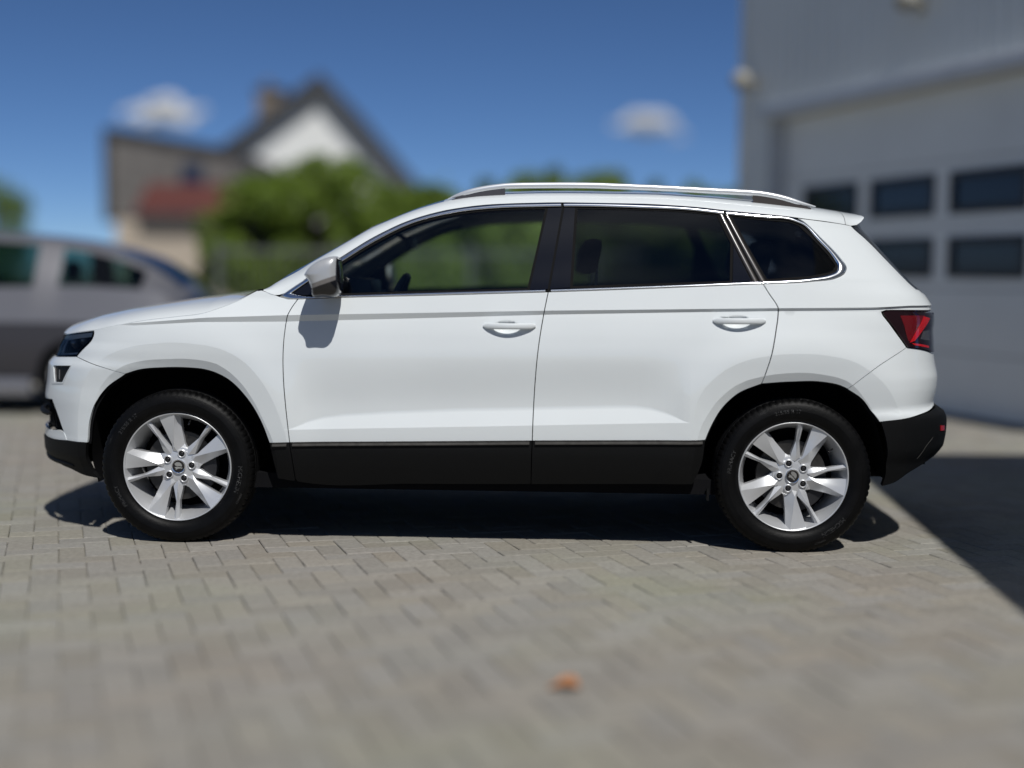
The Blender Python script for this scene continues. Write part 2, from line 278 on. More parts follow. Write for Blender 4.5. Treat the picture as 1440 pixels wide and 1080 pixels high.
# ------------------------------- measured outlines of the car (s along the side, z height), metres
CAR = {"T":{"ztt":[[-1.5187,0.9414],[-1.1839,0.9708],[-0.8473,0.9855],[-0.2467,1.0032],[0.2607,1.0187],[1.2297,1.0413],[1.6592,1.0487],[1.8392,1.0569]],"ztb":[[-1.5188,0.9308],[-1.2265,0.9507],[-0.8473,0.958],[-0.2465,0.9806],[0.261,1.0013],[1.23,1.03],[1.6595,1.0412],[1.8395,1.048]],"zcr":[[-0.8262,0.4994],[0.0594,0.5275],[0.2073,0.5328],[0.8536,0.5547]],"zbelt":[[-0.8773,1.0622],[-0.6161,1.0685],[0.2655,1.1006],[0.8021,1.1283],[1.1661,1.1448],[1.3654,1.1562],[1.487,1.1682]],"arch":[[-1.319,0.34,[-0.6,-0.4887,-0.3774,-0.266,-0.1547,-0.0434,0.0679,0.1793,0.2906,0.4019,0.5132,0.6246,0.7359,0.8472,0.9585,1.0698,1.1812,1.2925,1.4038,1.5151,1.6265,1.7378,1.8491,1.9604,2.0717,2.1831,2.2944,2.4057,2.517,2.6284,2.7397,2.851,2.9623,3.0737,3.185,3.2963,3.4076,3.5189,3.6303,3.7416],[0.4939,0.4939,0.4939,0.4939,0.4939,0.4939,0.4939,0.4939,0.4955,0.4981,0.5037,0.5114,0.5202,0.5288,0.5365,0.5393,0.5367,0.5318,0.5242,0.5223,0.5227,0.5236,0.5307,0.5404,0.5478,0.5564,0.559,0.5531,0.538,0.5174,0.5008,0.486,0.4755,0.4755,0.4755,0.4755,0.4755,0.4755,0.4755,0.4755],[0.4356,0.4356,0.4356,0.4356,0.4356,0.4356,0.4356,0.4356,0.4334,0.4286,0.4296,0.4348,0.4417,0.4512,0.4596,0.4664,0.4701,0.4645,0.4586,0.4545,0.4522,0.4548,0.4622,0.4706,0.4804,0.4838,0.4834,0.4764,0.4651,0.4502,0.438,0.4269,0.4218,0.4218,0.4218,0.4218,0.4218,0.4218,0.4218,0.4218]],[1.319,0.34,[-0.6,-0.4887,-0.3774,-0.266,-0.1547,-0.0434,0.0679,0.1793,0.2906,0.4019,0.5132,0.6246,0.7359,0.8472,0.9585,1.0698,1.1812,1.2925,1.4038,1.5151,1.6265,1.7378,1.8491,1.9604,2.0717,2.1831,2.2944,2.4057,2.517,2.6284,2.7397,2.851,2.9623,3.0737,3.185,3.2963,3.4076,3.5189,3.6303,3.7416],[0.49,0.49,0.49,0.49,0.49,0.49,0.49,0.49,0.49,0.4998,0.5119,0.524,0.5315,0.5361,0.5365,0.5366,0.5309,0.5222,0.5164,0.5117,0.511,0.5135,0.5175,0.5257,0.5319,0.5354,0.5348,0.5321,0.5186,0.4957,0.4767,0.4626,0.4626,0.4626,0.4626,0.4626,0.4626,0.4626,0.4626,0.4626],[0.4085,0.4085,0.4085,0.4085,0.4085,0.4085,0.4085,0.4085,0.4085,0.4101,0.4175,0.4246,0.4302,0.4359,0.4458,0.4516,0.4469,0.4393,0.4352,0.4325,0.431,0.4322,0.4365,0.4418,0.45,0.4554,0.4553,0.4546,0.451,0.4483,0.4449,0.4344,0.4344,0.4344,0.4344,0.4344,0.4344,0.4344,0.4344,0.4344]]],"cups":[[0.0906,0.9428],[1.0596,0.9766]],"xf":[[0.15,0.2,0.25,0.3,0.34,0.38,0.42,0.44,0.455,0.47,0.5,0.54,0.58,0.62,0.66,0.7,0.74,0.78,0.82,0.86,0.9,0.94,0.98,1.02,1.06,1.1,1.16,1.22,1.28,1.34,1.4,1.46],[-2.1935,-2.1652,-2.1374,-2.1193,-2.128,-2.1184,-2.1105,-2.1061,-2.1045,-2.1032,-2.1012,-2.1002,-2.1007,-2.0971,-2.0909,-2.088,-2.0839,-2.0513,-2.0378,-2.0208,-2.0204,-2.0264,-2.0204,-2.0204,-2.0204,-2.0204,-2.0204,-2.0204,-2.0204,-2.0204,-2.0204,-2.0204]],"xr":[[0.15,0.2,0.25,0.3,0.34,0.38,0.42,0.44,0.455,0.47,0.5,0.54,0.58,0.62,0.66,0.7,0.74,0.78,0.82,0.86,0.9,0.94,0.98,1.02,1.06,1.1,1.16,1.22,1.28,1.34,1.4,1.46],[2.1586,2.1302,2.1022,2.0757,2.0568,2.0453,2.0685,2.079,2.0802,2.0815,2.0839,2.0836,2.074,2.0236,2.0305,2.0378,2.0406,2.0339,2.0279,2.0262,2.0291,2.0338,2.047,2.0552,2.0413,2.0236,1.9708,1.9348,1.901,1.8696,1.8412,1.8402]]},"C":{"gap_fender":[[-0.7994,1.054],[-0.8239,1.0162],[-0.8389,0.9832],[-0.851,0.9047],[-0.8544,0.8178],[-0.8494,0.6947],[-0.8419,0.6103],[-0.8245,0.4451]],"gap_fender_low":[[-0.8245,0.4451],[-0.8155,0.3749],[-0.808,0.2859]],"gap_doors":[[0.2655,1.0975],[0.2488,1.0089],[0.227,0.8594],[0.2148,0.708],[0.2095,0.5867],[0.2067,0.467]],"gap_doors_low":[[0.2067,0.467],[0.2046,0.3898],[0.2031,0.2768]],"gap_rear":[[1.1558,1.1432],[1.1808,1.0958],[1.2028,1.0573],[1.2091,1.041],[1.2086,1.0065],[1.2017,0.956],[1.1822,0.8405],[1.153,0.7225]],"belt_a":[[-0.8808,1.0633],[-0.8427,1.0543],[-0.7994,1.054]],"belt_b":[[-0.7994,1.054],[-0.6159,1.0631],[-0.1896,1.079],[0.2655,1.0975]],"belt_c":[[0.2655,1.0975],[0.5332,1.1099],[0.8036,1.1237],[1.1558,1.1432]],"quarter_ring":[[1.1558,1.1432],[1.3211,1.1552],[1.4153,1.174],[1.4408,1.191],[1.454,1.2168],[1.4393,1.2589],[1.3886,1.3378],[1.3311,1.4099],[1.3082,1.4259]],"roof_seam":[[1.3082,1.4259],[1.4223,1.4132],[1.5863,1.3982]],"tail_a":[[1.5863,1.3982],[1.66,1.3179],[1.7077,1.2203],[1.7529,1.1255]],"tail_b":[[1.7529,1.1255],[1.7914,1.1146],[1.7872,1.067],[1.7896,1.0334]],"lamp_top":[[1.7896,1.0334],[1.6359,1.036],[1.558,1.0365]],"lamp_front":[[1.558,1.0365],[1.5447,1.0328],[1.5415,1.0241],[1.5464,1.0137]],"lamp_diag":[[1.5464,1.0137],[1.6272,0.8782]],"lamp_bottom":[[1.6272,0.8782],[1.6917,0.8686],[1.7812,0.8496]],"seam_rear_bumper":[[1.6272,0.8782],[1.5158,0.7959],[1.4356,0.7041]],"rarch_a":[[0.9376,0.4803],[0.9579,0.5317],[1.0042,0.6168],[1.0651,0.6793],[1.153,0.7225]],"rarch_b":[[1.153,0.7225],[1.2578,0.7319],[1.3526,0.7333],[1.4141,0.7174],[1.4356,0.7041]],"rarch_c":[[1.4356,0.7041],[1.4741,0.6683],[1.5144,0.5964],[1.5274,0.5659]],"rarch_d":[[1.5274,0.5659],[1.5409,0.508],[1.5539,0.4213],[1.5608,0.3318],[1.5542,0.2803]],"rarch_0":[[0.9376,0.4803],[0.925,0.3684],[0.8924,0.2865]],"sill_top_f":[[-0.9132,0.4395],[-0.8245,0.4451]],"sill_top_a":[[-0.8245,0.4451],[-0.3024,0.4554],[0.2067,0.467]],"sill_top_b":[[0.2067,0.467],[0.9376,0.4803]],"sill_bot":[[-0.8848,0.2815],[-0.8091,0.2727],[-0.766,0.2645],[-0.3066,0.2662],[0.2032,0.2735],[0.8924,0.2865]],"farch_0":[[-0.9132,0.4395],[-0.8986,0.355],[-0.8848,0.2815]],"farch_a":[[-1.4536,0.7202],[-1.4057,0.7406],[-1.3232,0.7527],[-1.2396,0.7551],[-1.1657,0.7478],[-1.0895,0.7149],[-1.0101,0.6366],[-0.9452,0.5279],[-0.9132,0.4395]],"farch_b":[[-1.5823,0.4133],[-1.5734,0.5122],[-1.555,0.5821],[-1.5145,0.6617],[-1.4536,0.7202]],"farch_c":[[-1.5823,0.4133],[-1.5888,0.3298],[-1.5817,0.2773],[-1.5598,0.2488]],"seam_front_bumper":[[-1.6514,0.7844],[-1.5666,0.7601],[-1.5103,0.7415],[-1.4536,0.7202]],"hl_top":[[-1.7957,0.8776],[-1.6731,0.893],[-1.5946,0.9047]],"hl_back":[[-1.5946,0.9047],[-1.5924,0.894],[-1.6514,0.7844]],"hl_bot":[[-1.6514,0.7844],[-1.814,0.7719]],"cowl_seam":[[-0.9601,1.0893],[-0.9222,1.0778],[-0.8808,1.0633]],"hood_seam":[[-1.5946,0.9047],[-1.4947,0.9304],[-1.3848,0.9552],[-1.2743,0.9729],[-1.1851,0.9879],[-1.1431,1.0035],[-1.0558,1.0426],[-0.9783,1.086]],"fb_low":[[-1.5828,0.4133],[-1.6202,0.4134],[-1.6673,0.4137]],"intake_edge":[[-1.6673,0.4137],[-1.6931,0.4585],[-1.7278,0.524],[-1.7671,0.5852]],"lip_top":[[-1.6673,0.4137],[-1.6868,0.4466],[-1.7144,0.4524],[-1.7841,0.4431]],"fb_black_top":[[-1.6673,0.4137],[-1.7336,0.408],[-1.8138,0.4087]],"fb_black_bot":[[-1.5598,0.2488],[-1.6123,0.2579],[-1.6742,0.2765],[-1.7695,0.2969],[-1.7901,0.3102]],"rb_edge":[[1.5274,0.5659],[1.5975,0.5778],[1.6672,0.5927],[1.7422,0.6044]],"rb_bot":[[1.5542,0.2803],[1.5874,0.2929],[1.6347,0.3351],[1.7302,0.374],[1.7844,0.3885]],"fog_out":[[-1.8207,0.7357],[-1.6542,0.7498],[-1.6953,0.6631],[-1.7809,0.6544]],"fog_in":[[-1.7776,0.7358],[-1.658,0.7458],[-1.7002,0.668],[-1.7539,0.6646]],"chrome_top_out":[[-0.8809,1.0648],[-0.7814,1.1341],[-0.6333,1.2282],[-0.4858,1.3238],[-0.3201,1.4031],[-0.15,1.4486],[0.0196,1.4705],[0.2259,1.4797],[0.3236,1.482],[0.6379,1.48],[0.8946,1.4681],[1.0169,1.4551],[1.1771,1.44],[1.2774,1.4307],[1.3082,1.4259]],"chrome_top_in":[[-0.8291,1.0776],[-0.7702,1.1206],[-0.6239,1.2119],[-0.4845,1.3022],[-0.3191,1.3857],[-0.1493,1.4308],[0.0201,1.4524],[0.2263,1.4615],[0.3237,1.4644],[0.6377,1.4616],[0.8942,1.4513],[1.0163,1.4377],[1.1761,1.4236],[1.2761,1.4164],[1.3006,1.4079]],"chrome_belt_in":[[-0.8291,1.0776],[-0.782,1.0683],[-0.6152,1.073],[-0.19,1.091],[0.2322,1.1076],[0.5332,1.1209],[0.8037,1.1339],[1.1535,1.1528]],"ring_in":[[1.1535,1.1528],[1.3222,1.1687],[1.3886,1.185],[1.4148,1.1981],[1.4262,1.2193],[1.4158,1.257],[1.3715,1.3308],[1.3197,1.4005],[1.3006,1.4079]],"glass_front":[[-0.6237,1.2088],[-0.4843,1.2991],[-0.319,1.3826],[-0.1492,1.4277],[0.0202,1.4492],[0.2263,1.4584],[0.254,1.4587]],"glass_front_rear":[[0.254,1.4587],[0.2187,1.2798],[0.181,1.1064]],"glass_front_bot":[[0.181,1.1064],[-0.19,1.0919],[-0.6152,1.0742]],"sail":[[-0.826,1.0774],[-0.77,1.1176],[-0.6268,1.2082],[-0.6182,1.073],[-0.7821,1.0695]],"bp_front":[[0.2586,1.4587],[0.3216,1.4616],[0.2639,1.1086],[0.1855,1.1064]],"bp_rear":[[0.3293,1.462],[0.3769,1.4619],[0.3587,1.1164],[0.2708,1.1093]],"glass_rear":[[0.3816,1.4619],[0.6377,1.4591],[0.8941,1.4488],[0.9868,1.4399],[1.0425,1.3169],[1.0345,1.147],[0.3632,1.117]],"tri":[[1.0465,1.3078],[1.1148,1.1516],[1.0387,1.147]],"trim_a":[[0.9913,1.4399],[1.0104,1.4383],[1.1377,1.1531],[1.1189,1.152]],"trim_b":[[1.0168,1.4377],[1.0338,1.4354],[1.1654,1.1547],[1.1456,1.1533]],"glass_quarter":[[1.0381,1.434],[1.176,1.4212],[1.2759,1.414],[1.3137,1.3973],[1.3703,1.3246],[1.4125,1.2539],[1.4234,1.2208],[1.4129,1.201],[1.3865,1.1874],[1.3225,1.1711],[1.1694,1.1554]],"lens_red":[[1.6024,1.0149],[1.7199,1.0139],[1.6415,0.9067],[1.6302,0.907],[1.6172,0.9659]],"bar_a":[[1.7103,1.0103],[1.7554,1.0014],[1.6572,0.9064],[1.636,0.8999]],"bar_b":[[1.6425,0.8977],[1.6898,0.8913],[1.7425,0.882],[1.7385,0.8728],[1.6555,0.8881]],"lens_clear":[[1.7109,0.9473],[1.7565,0.9515],[1.751,0.9031],[1.6896,0.9133]],"red_reflector":[[1.7594,0.536],[1.7957,0.5315],[1.7995,0.509],[1.7618,0.5123]],"seam_low_rear":[[1.7153,0.4887],[1.6792,0.4452],[1.6614,0.3993]],"drl_low":[[-1.8058,0.7857],[-1.6651,0.8019],[-1.6616,0.7952],[-1.7966,0.7794]],"drl_side":[[-1.8149,0.8642],[-1.7843,0.8674],[-1.7755,0.79],[-1.7977,0.7883]],"hl_inner":[[-1.7718,0.8723],[-1.6027,0.8956],[-1.6568,0.79],[-1.7639,0.7813]]},"hoodA":[[-2.005,0.0502,0.8776],[-2.0046,0.1004,0.8776],[-2.0033,0.1507,0.8776],[-2.0007,0.2009,0.8776],[-1.9964,0.251,0.8776],[-1.99,0.3007,0.8776],[-1.981,0.3501,0.8776],[-1.969,0.3989,0.8776],[-1.9537,0.4467,0.8776],[-1.9348,0.493,0.8776],[-1.9121,0.5375,0.8776],[-1.8064,0.6681,0.893],[-1.7205,0.7344,0.9047],[-1.5981,0.7964,0.9304],[-1.4561,0.8391,0.9552],[-1.3167,0.8627,0.9729],[-1.2095,0.8699,0.9879],[-1.1604,0.8633,1.0035],[-1.0627,0.8433,1.0426],[-0.9805,0.8319,1.086]],"hoodZ":[0.884,0.89,0.895,0.899,0.903,0.907,0.911,0.915,0.92,0.925,0.932,0.963,0.9856,1.0094,1.0321,1.0534,1.0678,1.0733,1.08,1.096],"roofA":[[-0.9617,0.8335,1.0893],[-0.8967,0.8521,1.0677],[-0.8316,0.8485,1.0909],[-0.7665,0.8355,1.1439],[-0.7014,0.8237,1.1853],[-0.6364,0.8104,1.2262],[-0.5713,0.7937,1.2697],[-0.5062,0.7755,1.312],[-0.4412,0.7598,1.3481],[-0.3761,0.7452,1.3805],[-0.311,0.7335,1.4062],[-0.2459,0.7243,1.4264],[-0.1809,0.717,1.4426],[-0.1158,0.7117,1.4543],[-0.0507,0.7075,1.4637],[0.0144,0.7048,1.4701],[0.0794,0.7032,1.474],[0.1445,0.7021,1.477],[0.2096,0.7013,1.4792],[0.2747,0.701,1.4812],[0.3397,0.7009,1.482],[0.4048,0.7012,1.4818],[0.4699,0.702,1.4815],[0.535,0.7029,1.481],[0.6,0.7041,1.4804],[0.6651,0.7053,1.4796],[0.7302,0.7069,1.4775],[0.7953,0.7089,1.4743],[0.8603,0.7112,1.4704],[0.9254,0.7141,1.4655],[0.9905,0.7179,1.4582],[1.0556,0.7208,1.4517],[1.1206,0.7231,1.446],[1.1857,0.7243,1.4404],[1.2508,0.7238,1.4352],[1.3159,0.7226,1.4286],[1.3809,0.7183,1.4206],[1.446,0.7086,1.414],[1.5111,0.6853,1.4062],[1.5762,0.6519,1.3982]],"roofZ":[1.0919,1.1721,1.2147,1.2499,1.2873,1.3251,1.3626,1.3993,1.4254,1.4521,1.4769,1.4986,1.5176,1.5303,1.5396,1.5446,1.5491,1.5515,1.5539,1.5549,1.5557,1.5563,1.5558,1.5554,1.5549,1.5545,1.5543,1.5511,1.5473,1.5436,1.5402,1.5346,1.529,1.5233,1.5163,1.5096,1.5033,1.4954,1.4871,1.4793],"PL":{"rail_top":[[-0.183,1.498],[-0.135,1.523],[-0.07,1.545],[0.015,1.561],[0.086,1.569],[0.224,1.573],[0.383,1.575],[0.728,1.567],[0.971,1.557],[1.169,1.548],[1.25,1.536],[1.315,1.52],[1.374,1.5],[1.427,1.483]],"rail_bot":[[0.068,1.542],[0.224,1.546],[0.383,1.549],[0.729,1.545],[0.971,1.539],[1.151,1.53]],"mirror":[[-0.744,1.156],[-0.726,1.183],[-0.7,1.205],[-0.664,1.224],[-0.633,1.234],[-0.608,1.234],[-0.596,1.199],[-0.592,1.155],[-0.592,1.105],[-0.599,1.081],[-0.617,1.067],[-0.664,1.066],[-0.706,1.066],[-0.714,1.104],[-0.726,1.133]],"wheel_front":[[-1.319,0.326]],"steer":[[-0.493,1.116],[-0.425,1.123],[-0.461,1.156],[-0.46,1.077]],"rvm":[[-0.429,1.31],[-0.363,1.311],[-0.398,1.338],[-0.398,1.286]],"dash":[[-0.625,1.114],[-0.526,1.116],[-0.572,1.144],[-0.572,1.079]],"headrest":[[0.5,1.251],[0.659,1.221]]}}
# ================================================================ ground: block paving laid along the hall
PD = math.radians(18)
PA = Vector((-math.sin(PD), math.cos(PD), 0)); PB = Vector((math.cos(PD), math.sin(PD), 0))
CW, BL = .104, .208
def paving_mat(name, sheet):
    m = bpy.data.materials.new(name); m.use_nodes = True; nt = m.node_tree; b = nt.nodes['Principled BSDF']; L = nt.links
    def N(t): return nt.nodes.new(t)
    geo = N('ShaderNodeNewGeometry')
    n1 = N('ShaderNodeTexNoise'); n1.inputs['Scale'].default_value = .55; n1.inputs['Detail'].default_value = 4; L.new(geo.outputs['Position'], n1.inputs['Vector'])
    r1 = N('ShaderNodeValToRGB'); r1.color_ramp.elements[0].position = .36; r1.color_ramp.elements[0].color = (.272, .248, .217, 1)
    r1.color_ramp.elements[1].position = .64; r1.color_ramp.elements[1].color = (.281, .277, .224, 1); e = r1.color_ramp.elements.new(.5); e.color = (.276, .261, .228, 1)
    L.new(n1.outputs[0], r1.inputs[0])
    n2 = N('ShaderNodeTexNoise'); n2.inputs['Scale'].default_value = 45; n2.inputs['Detail'].default_value = 8; n2.inputs['Roughness'].default_value = .7; L.new(geo.outputs['Position'], n2.inputs['Vector'])
    r2 = N('ShaderNodeMapRange'); r2.inputs['From Min'].default_value = .3; r2.inputs['From Max'].default_value = .7; r2.inputs['To Min'].default_value = .78; r2.inputs['To Max'].default_value = 1.2; L.new(n2.outputs[0], r2.inputs['Value'])
    hv = N('ShaderNodeHueSaturation'); L.new(r1.outputs[0], hv.inputs['Color']); 
    if sheet:
        mp = N('ShaderNodeMapping'); mp.inputs['Rotation'].default_value = (0, 0, -PD+math.pi/2); L.new(geo.outputs['Position'], mp.inputs['Vector'])
        bk = N('ShaderNodeTexBrick'); bk.inputs['Scale'].default_value = 1; bk.inputs['Brick Width'].default_value = BL; bk.inputs['Row Height'].default_value = CW; bk.inputs['Mortar Size'].default_value = .004
        bk.inputs['Color1'].default_value = (.92, .92, .92, 1); bk.inputs['Color2'].default_value = (1.07, 1.07, 1.07, 1); bk.inputs['Mortar'].default_value = (.6, .6, .6, 1); L.new(mp.outputs[0], bk.inputs['Vector'])
        x = N('ShaderNodeMath'); x.operation = 'MULTIPLY'; L.new(r2.outputs[0], x.inputs[0]); L.new(bk.outputs[0], x.inputs[1]); L.new(x.outputs[0], hv.inputs['Value'])
    else:
        oi = N('ShaderNodeObjectInfo'); a = N('ShaderNodeMath'); a.operation = 'ADD'; L.new(oi.outputs['Random'], a.inputs[0]); L.new(geo.outputs['Random Per Island'], a.inputs[1])
        f = N('ShaderNodeMath'); f.operation = 'FRACT'; L.new(a.outputs[0], f.inputs[0])
        r3 = N('ShaderNodeMapRange'); r3.inputs['To Min'].default_value = .92; r3.inputs['To Max'].default_value = 1.08; L.new(f.outputs[0], r3.inputs['Value'])
        x = N('ShaderNodeMath'); x.operation = 'MULTIPLY'; L.new(r2.outputs[0], x.inputs[0]); L.new(r3.outputs[0], x.inputs[1]); L.new(x.outputs[0], hv.inputs['Value'])
        wn_ = N('ShaderNodeTexWhiteNoise'); wn_.noise_dimensions = '1D'; L.new(f.outputs[0], wn_.inputs['W'])
        h2 = N('ShaderNodeMapRange'); h2.inputs['To Min'].default_value = .75; h2.inputs['To Max'].default_value = 1.25; L.new(wn_.outputs['Value'], h2.inputs['Value']); L.new(h2.outputs[0], hv.inputs['Saturation'])
    L.new(hv.outputs[0], b.inputs['Base Color']); b.inputs['Roughness'].default_value = .88; b.inputs['Specular IOR Level'].default_value = .25
    bp = N('ShaderNodeBump'); bp.inputs['Strength'].default_value = .35; bp.inputs['Distance'].default_value = .004; L.new(n2.outputs[0], bp.inputs['Height']); L.new(bp.outputs[0], b.inputs['Normal'])
    return m
M['block'] = paving_mat('concrete_block', False); M['block_far'] = paving_mat('concrete_block_paving', True)
M['joint'] = mat('sand_joint', (.24, .23, .20), rough=.95, spec=.1, var=.3, vscale=20)
M['soil'] = mat('soil', (.16, .15, .11), rough=.95, var=.4, vscale=3)
yard = mk('paved_yard', [(-5.2, 2.0, -.012), (6.5, 2.0, -.012), (6.5, 16.2, -.012), (-5.2, 16.2, -.012)], [(0, 1, 2, 3)], M['joint'], smooth=False); tag(yard, kind='structure')
# the yard carries on to the sides and behind the photographer with the paving as a fine pattern
V = [(-45, -40), (45, -40), (45, 60), (-45, 60), (-5.2, 2.0), (6.5, 2.0), (6.5, 16.2), (-5.2, 16.2)]
gy = mk('yard_paving', [(x, y, -.001) for x, y in V], [(0, 1, 5, 4), (1, 2, 6, 5), (2, 3, 7, 6), (3, 0, 4, 7)], M['block_far'], smooth=False); tag(gy, kind='structure')
gt = mk('terrain', [(-2500, -2500, -.03), (2500, -2500, -.03), (2500, 2500, -.03), (-2500, 2500, -.03)], [(0, 1, 2, 3)], M['soil'], smooth=False); tag(gt, kind='structure')
def block_mesh(w, l, h=.05, ch=.0035, g=.002):
    w2, l2 = w/2-g/2, l/2-g/2
    v = [(-w2, -l2, -h), (w2, -l2, -h), (w2, l2, -h), (-w2, l2, -h), (-w2, -l2, -ch), (w2, -l2, -ch), (w2, l2, -ch), (-w2, l2, -ch), (-w2+ch, -l2+ch, 0), (w2-ch, -l2+ch, 0), (w2-ch, l2-ch, 0), (-w2+ch, l2-ch, 0)]
    f = [(8, 9, 10, 11)]+[(4+i, 4+(i+1) % 4, 8+(i+1) % 4, 8+i) for i in range(4)]+[(i, (i+1) % 4, 4+(i+1) % 4, 4+i) for i in range(4)]
    return v, f
bv, bf = block_mesh(CW, BL); bme = bpy.data.meshes.new('paving_block'); bme.from_pydata(bv, [], bf); bme.materials.append(M['block'])
blocks = []          # herringbone bond
for i in range(-90, 130):
    for j in range(-70, 190):
        k = (i-j) % 4
        if k not in (0, 3): continue
        c = PB*((i+(1.0 if k == 0 else .5))*CW)+PA*((j+(.5 if k == 0 else 1.0))*CW)
        if -5.05 < c.x < 6.35 and 2.15 < c.y < 16.05: blocks.append((c, k == 0))
def seen(c): return c.y > 3.15 and abs(c.x) < .372*c.y+.05
blocks.sort(key=lambda q: (not seen(q[0]), q[0].y))
far = MB()
for k, (c, flat_) in enumerate(blocks):
    dz = rnd.uniform(-.0022, .0012); tx_, ty_ = rnd.gauss(0, .004), rnd.gauss(0, .003); rz = PD+(math.pi/2 if flat_ else 0)+rnd.gauss(0, .006)
    if k < 300:
        o = bpy.data.objects.new('paving_block', bme); C.objects.link(o); o.location = (c.x, c.y, dz); o.rotation_euler = (tx_, ty_, rz); o.parent = yard
    else:
        R_ = Matrix.Translation((c.x, c.y, dz)) @ Matrix.Rotation(rz, 4, 'Z') @ Matrix.Rotation(tx_, 4, 'X')
        far.add([tuple(R_ @ Vector(p)) for p in bv], bf)
fb_ = mk('paving_blocks', far.v, far.f, M['block'], yard, smooth=False); tag(fb_, kind='stuff')

# ================================================================ industrial hall on the right, receding
M['cladding'] = mat('grey_metal_cladding', (.74, .76, .735), rough=.45, spec=.4, var=.05, vscale=.8)
M['flashing'] = mat('light_metal_flashing', (.58, .60, .62), rough=.4, var=.05, vscale=3)
M['door_panel'] = mat('grey_door_panel', (.80, .815, .79), rough=.5, spec=.4, var=.04, vscale=1.5)
M['door_frame'] = mat('window_frame_black', (.02, .021, .025), rough=.5)
M['dark_pane'] = mat('dark_acrylic_pane', (.02, .022, .03), rough=.12, spec=.4)
M['lamp_body'] = mat('cream_lamp_housing', (.36, .345, .30), rough=.5)
HK = Vector((2.45, 15.4, 0)); HE = Vector((.309, -.951, 0)); HN = Vector((-.951, -.309, 0))
def HT(u, w, z): p = HK+HE*u+HN*w; return (p.x, p.y, z)
hall = empty('industrial_hall', HK, 0, 'grey metal clad workshop hall with a wide sectional door', 'building')
def hpart(mb, name, m, parent=hall, **k):
    o = mb.build(name, m, parent, **k); o.matrix_parent_inverse = parent.matrix_world.inverted() if parent is not hall else Matrix.Translation(-HK); return o
DU0, DU1, DZ = .69, 6.75, 2.80
def ribbed(u0, u1, z0, z1, w=0., pitch=.20, d=.025):
    mb = MB(); us = []; u = u0
    prof = []
    while u < u1-.001:
        for a, b in ((0, 0), (.12, 0), (.14, d), (.18, d)):
            if u+a <= u1: prof.append((u+a, b))
        u += pitch
    prof.append((u1, 0))
    v = [HT(a, w+b, z) for z in (z0, z1) for a, b in prof]; n = len(prof)
    return mb.add(v, [(i, i+1, n+i+1, n+i) for i in range(n-1)])
hpart(ribbed(.06, 9.4, DZ+.14, 6.2), 'wall', M['cladding'], smooth=False)
hpart(ribbed(.06, DU0-.02, 0.0, DZ+.137), 'wall', M['cladding'], smooth=False)
hpart(ribbed(DU1+.02, 9.4, 0.0, DZ+.137), 'wall', M['cladding'], smooth=False)
mb = MB(); mb.box(.056, 9.4, -.9, -.35, 0, 6.15, HT); hpart(mb, 'wall_core', M['cladding'], smooth=False)
mb = MB(); mb.box(-.02, .055, -9, .027, 0, 6.25, HT); hpart(mb, 'corner_flashing', M['cladding'], smooth=False)
mb = MB(); mb.box(-.1, 9.5, -.9, .08, 6.26, 6.45, HT); hpart(mb, 'roof_edge', M['flashing'], smooth=False)
mb = MB(); mb.box(DU0-.15, DU1+.15, -.20, .10, DZ, DZ+.13, HT); hpart(mb, 'lintel_flashing', M['flashing'], bevel=.012)
for u in (DU0-.013, DU1-.007):
    mb = MB(); mb.box(u, u+.02, -.20, .03, 0, DZ-.003, HT); hpart(mb, 'door_jamb', M['flashing'], smooth=False)
door = empty('sectional_door'); door.parent = hall
def dpart(mb, name, m, parent, **k):
    o = mb.build(name, m, parent, **k); o.matrix_parent_inverse = Matrix.Translation(-HK); return o
zs = [.02, .55, 1.09, 1.63, 2.18, 2.795]; wz = {2: (1.21, 1.50), 3: (1.75, 2.05)}
for i in range(5):
    z0, z1 = zs[i]+.004, zs[i+1]-.004
    mb = MB(); wins = [(DU0+.44+1.235*k, DU0+.44+1.235*k+.96) for k in range(5) if DU0+.44+1.235*k+.96 < DU1-.1]
    if i in wz:
        a, b = wz[i]; mb.box(DU0+.01, DU1-.01, -.20, -.16, z0, a, HT); mb.box(DU0+.01, DU1-.01, -.20, -.16, b, z1, HT)
        us = [DU0+.01]+[q for w in wins for q in w]+[DU1-.01]
        for k in range(0, len(us), 2): mb.box(us[k], us[k+1], -.198, -.162, a, b, HT)
        dpart(mb, 'door_panel', M['door_panel'], door, smooth=False)
        for u0, u1 in wins:
            mb = MB()
            for q in ((u0-.03, u1+.03, a-.03, a+.035), (u0-.03, u1+.03, b-.035, b+.03), (u0-.03, u0+.03, a+.036, b-.036), (u1-.03, u1+.03, a+.036, b-.036)): mb.box(q[0], q[1], -.205, -.148, q[2], q[3], HT)
            dpart(mb, 'window_frame', M['door_frame'], door, smooth=False)
            mb = MB(); mb.box(u0+.031, u1-.031, -.185, -.172, a+.036, b-.036, HT); dpart(mb, 'window_pane', M['dark_pane'], door, smooth=False)
    else:
        mb.box(DU0+.01, DU1-.01, -.20, -.16, z0, z1, HT); dpart(mb, 'door_panel', M['door_panel'], door, smooth=False)
mb = MB(); mb.box(DU0, DU1, -.30, -.205, 0, DZ, HT); dpart(mb, 'door_backing', M['door_frame'], door, smooth=False)
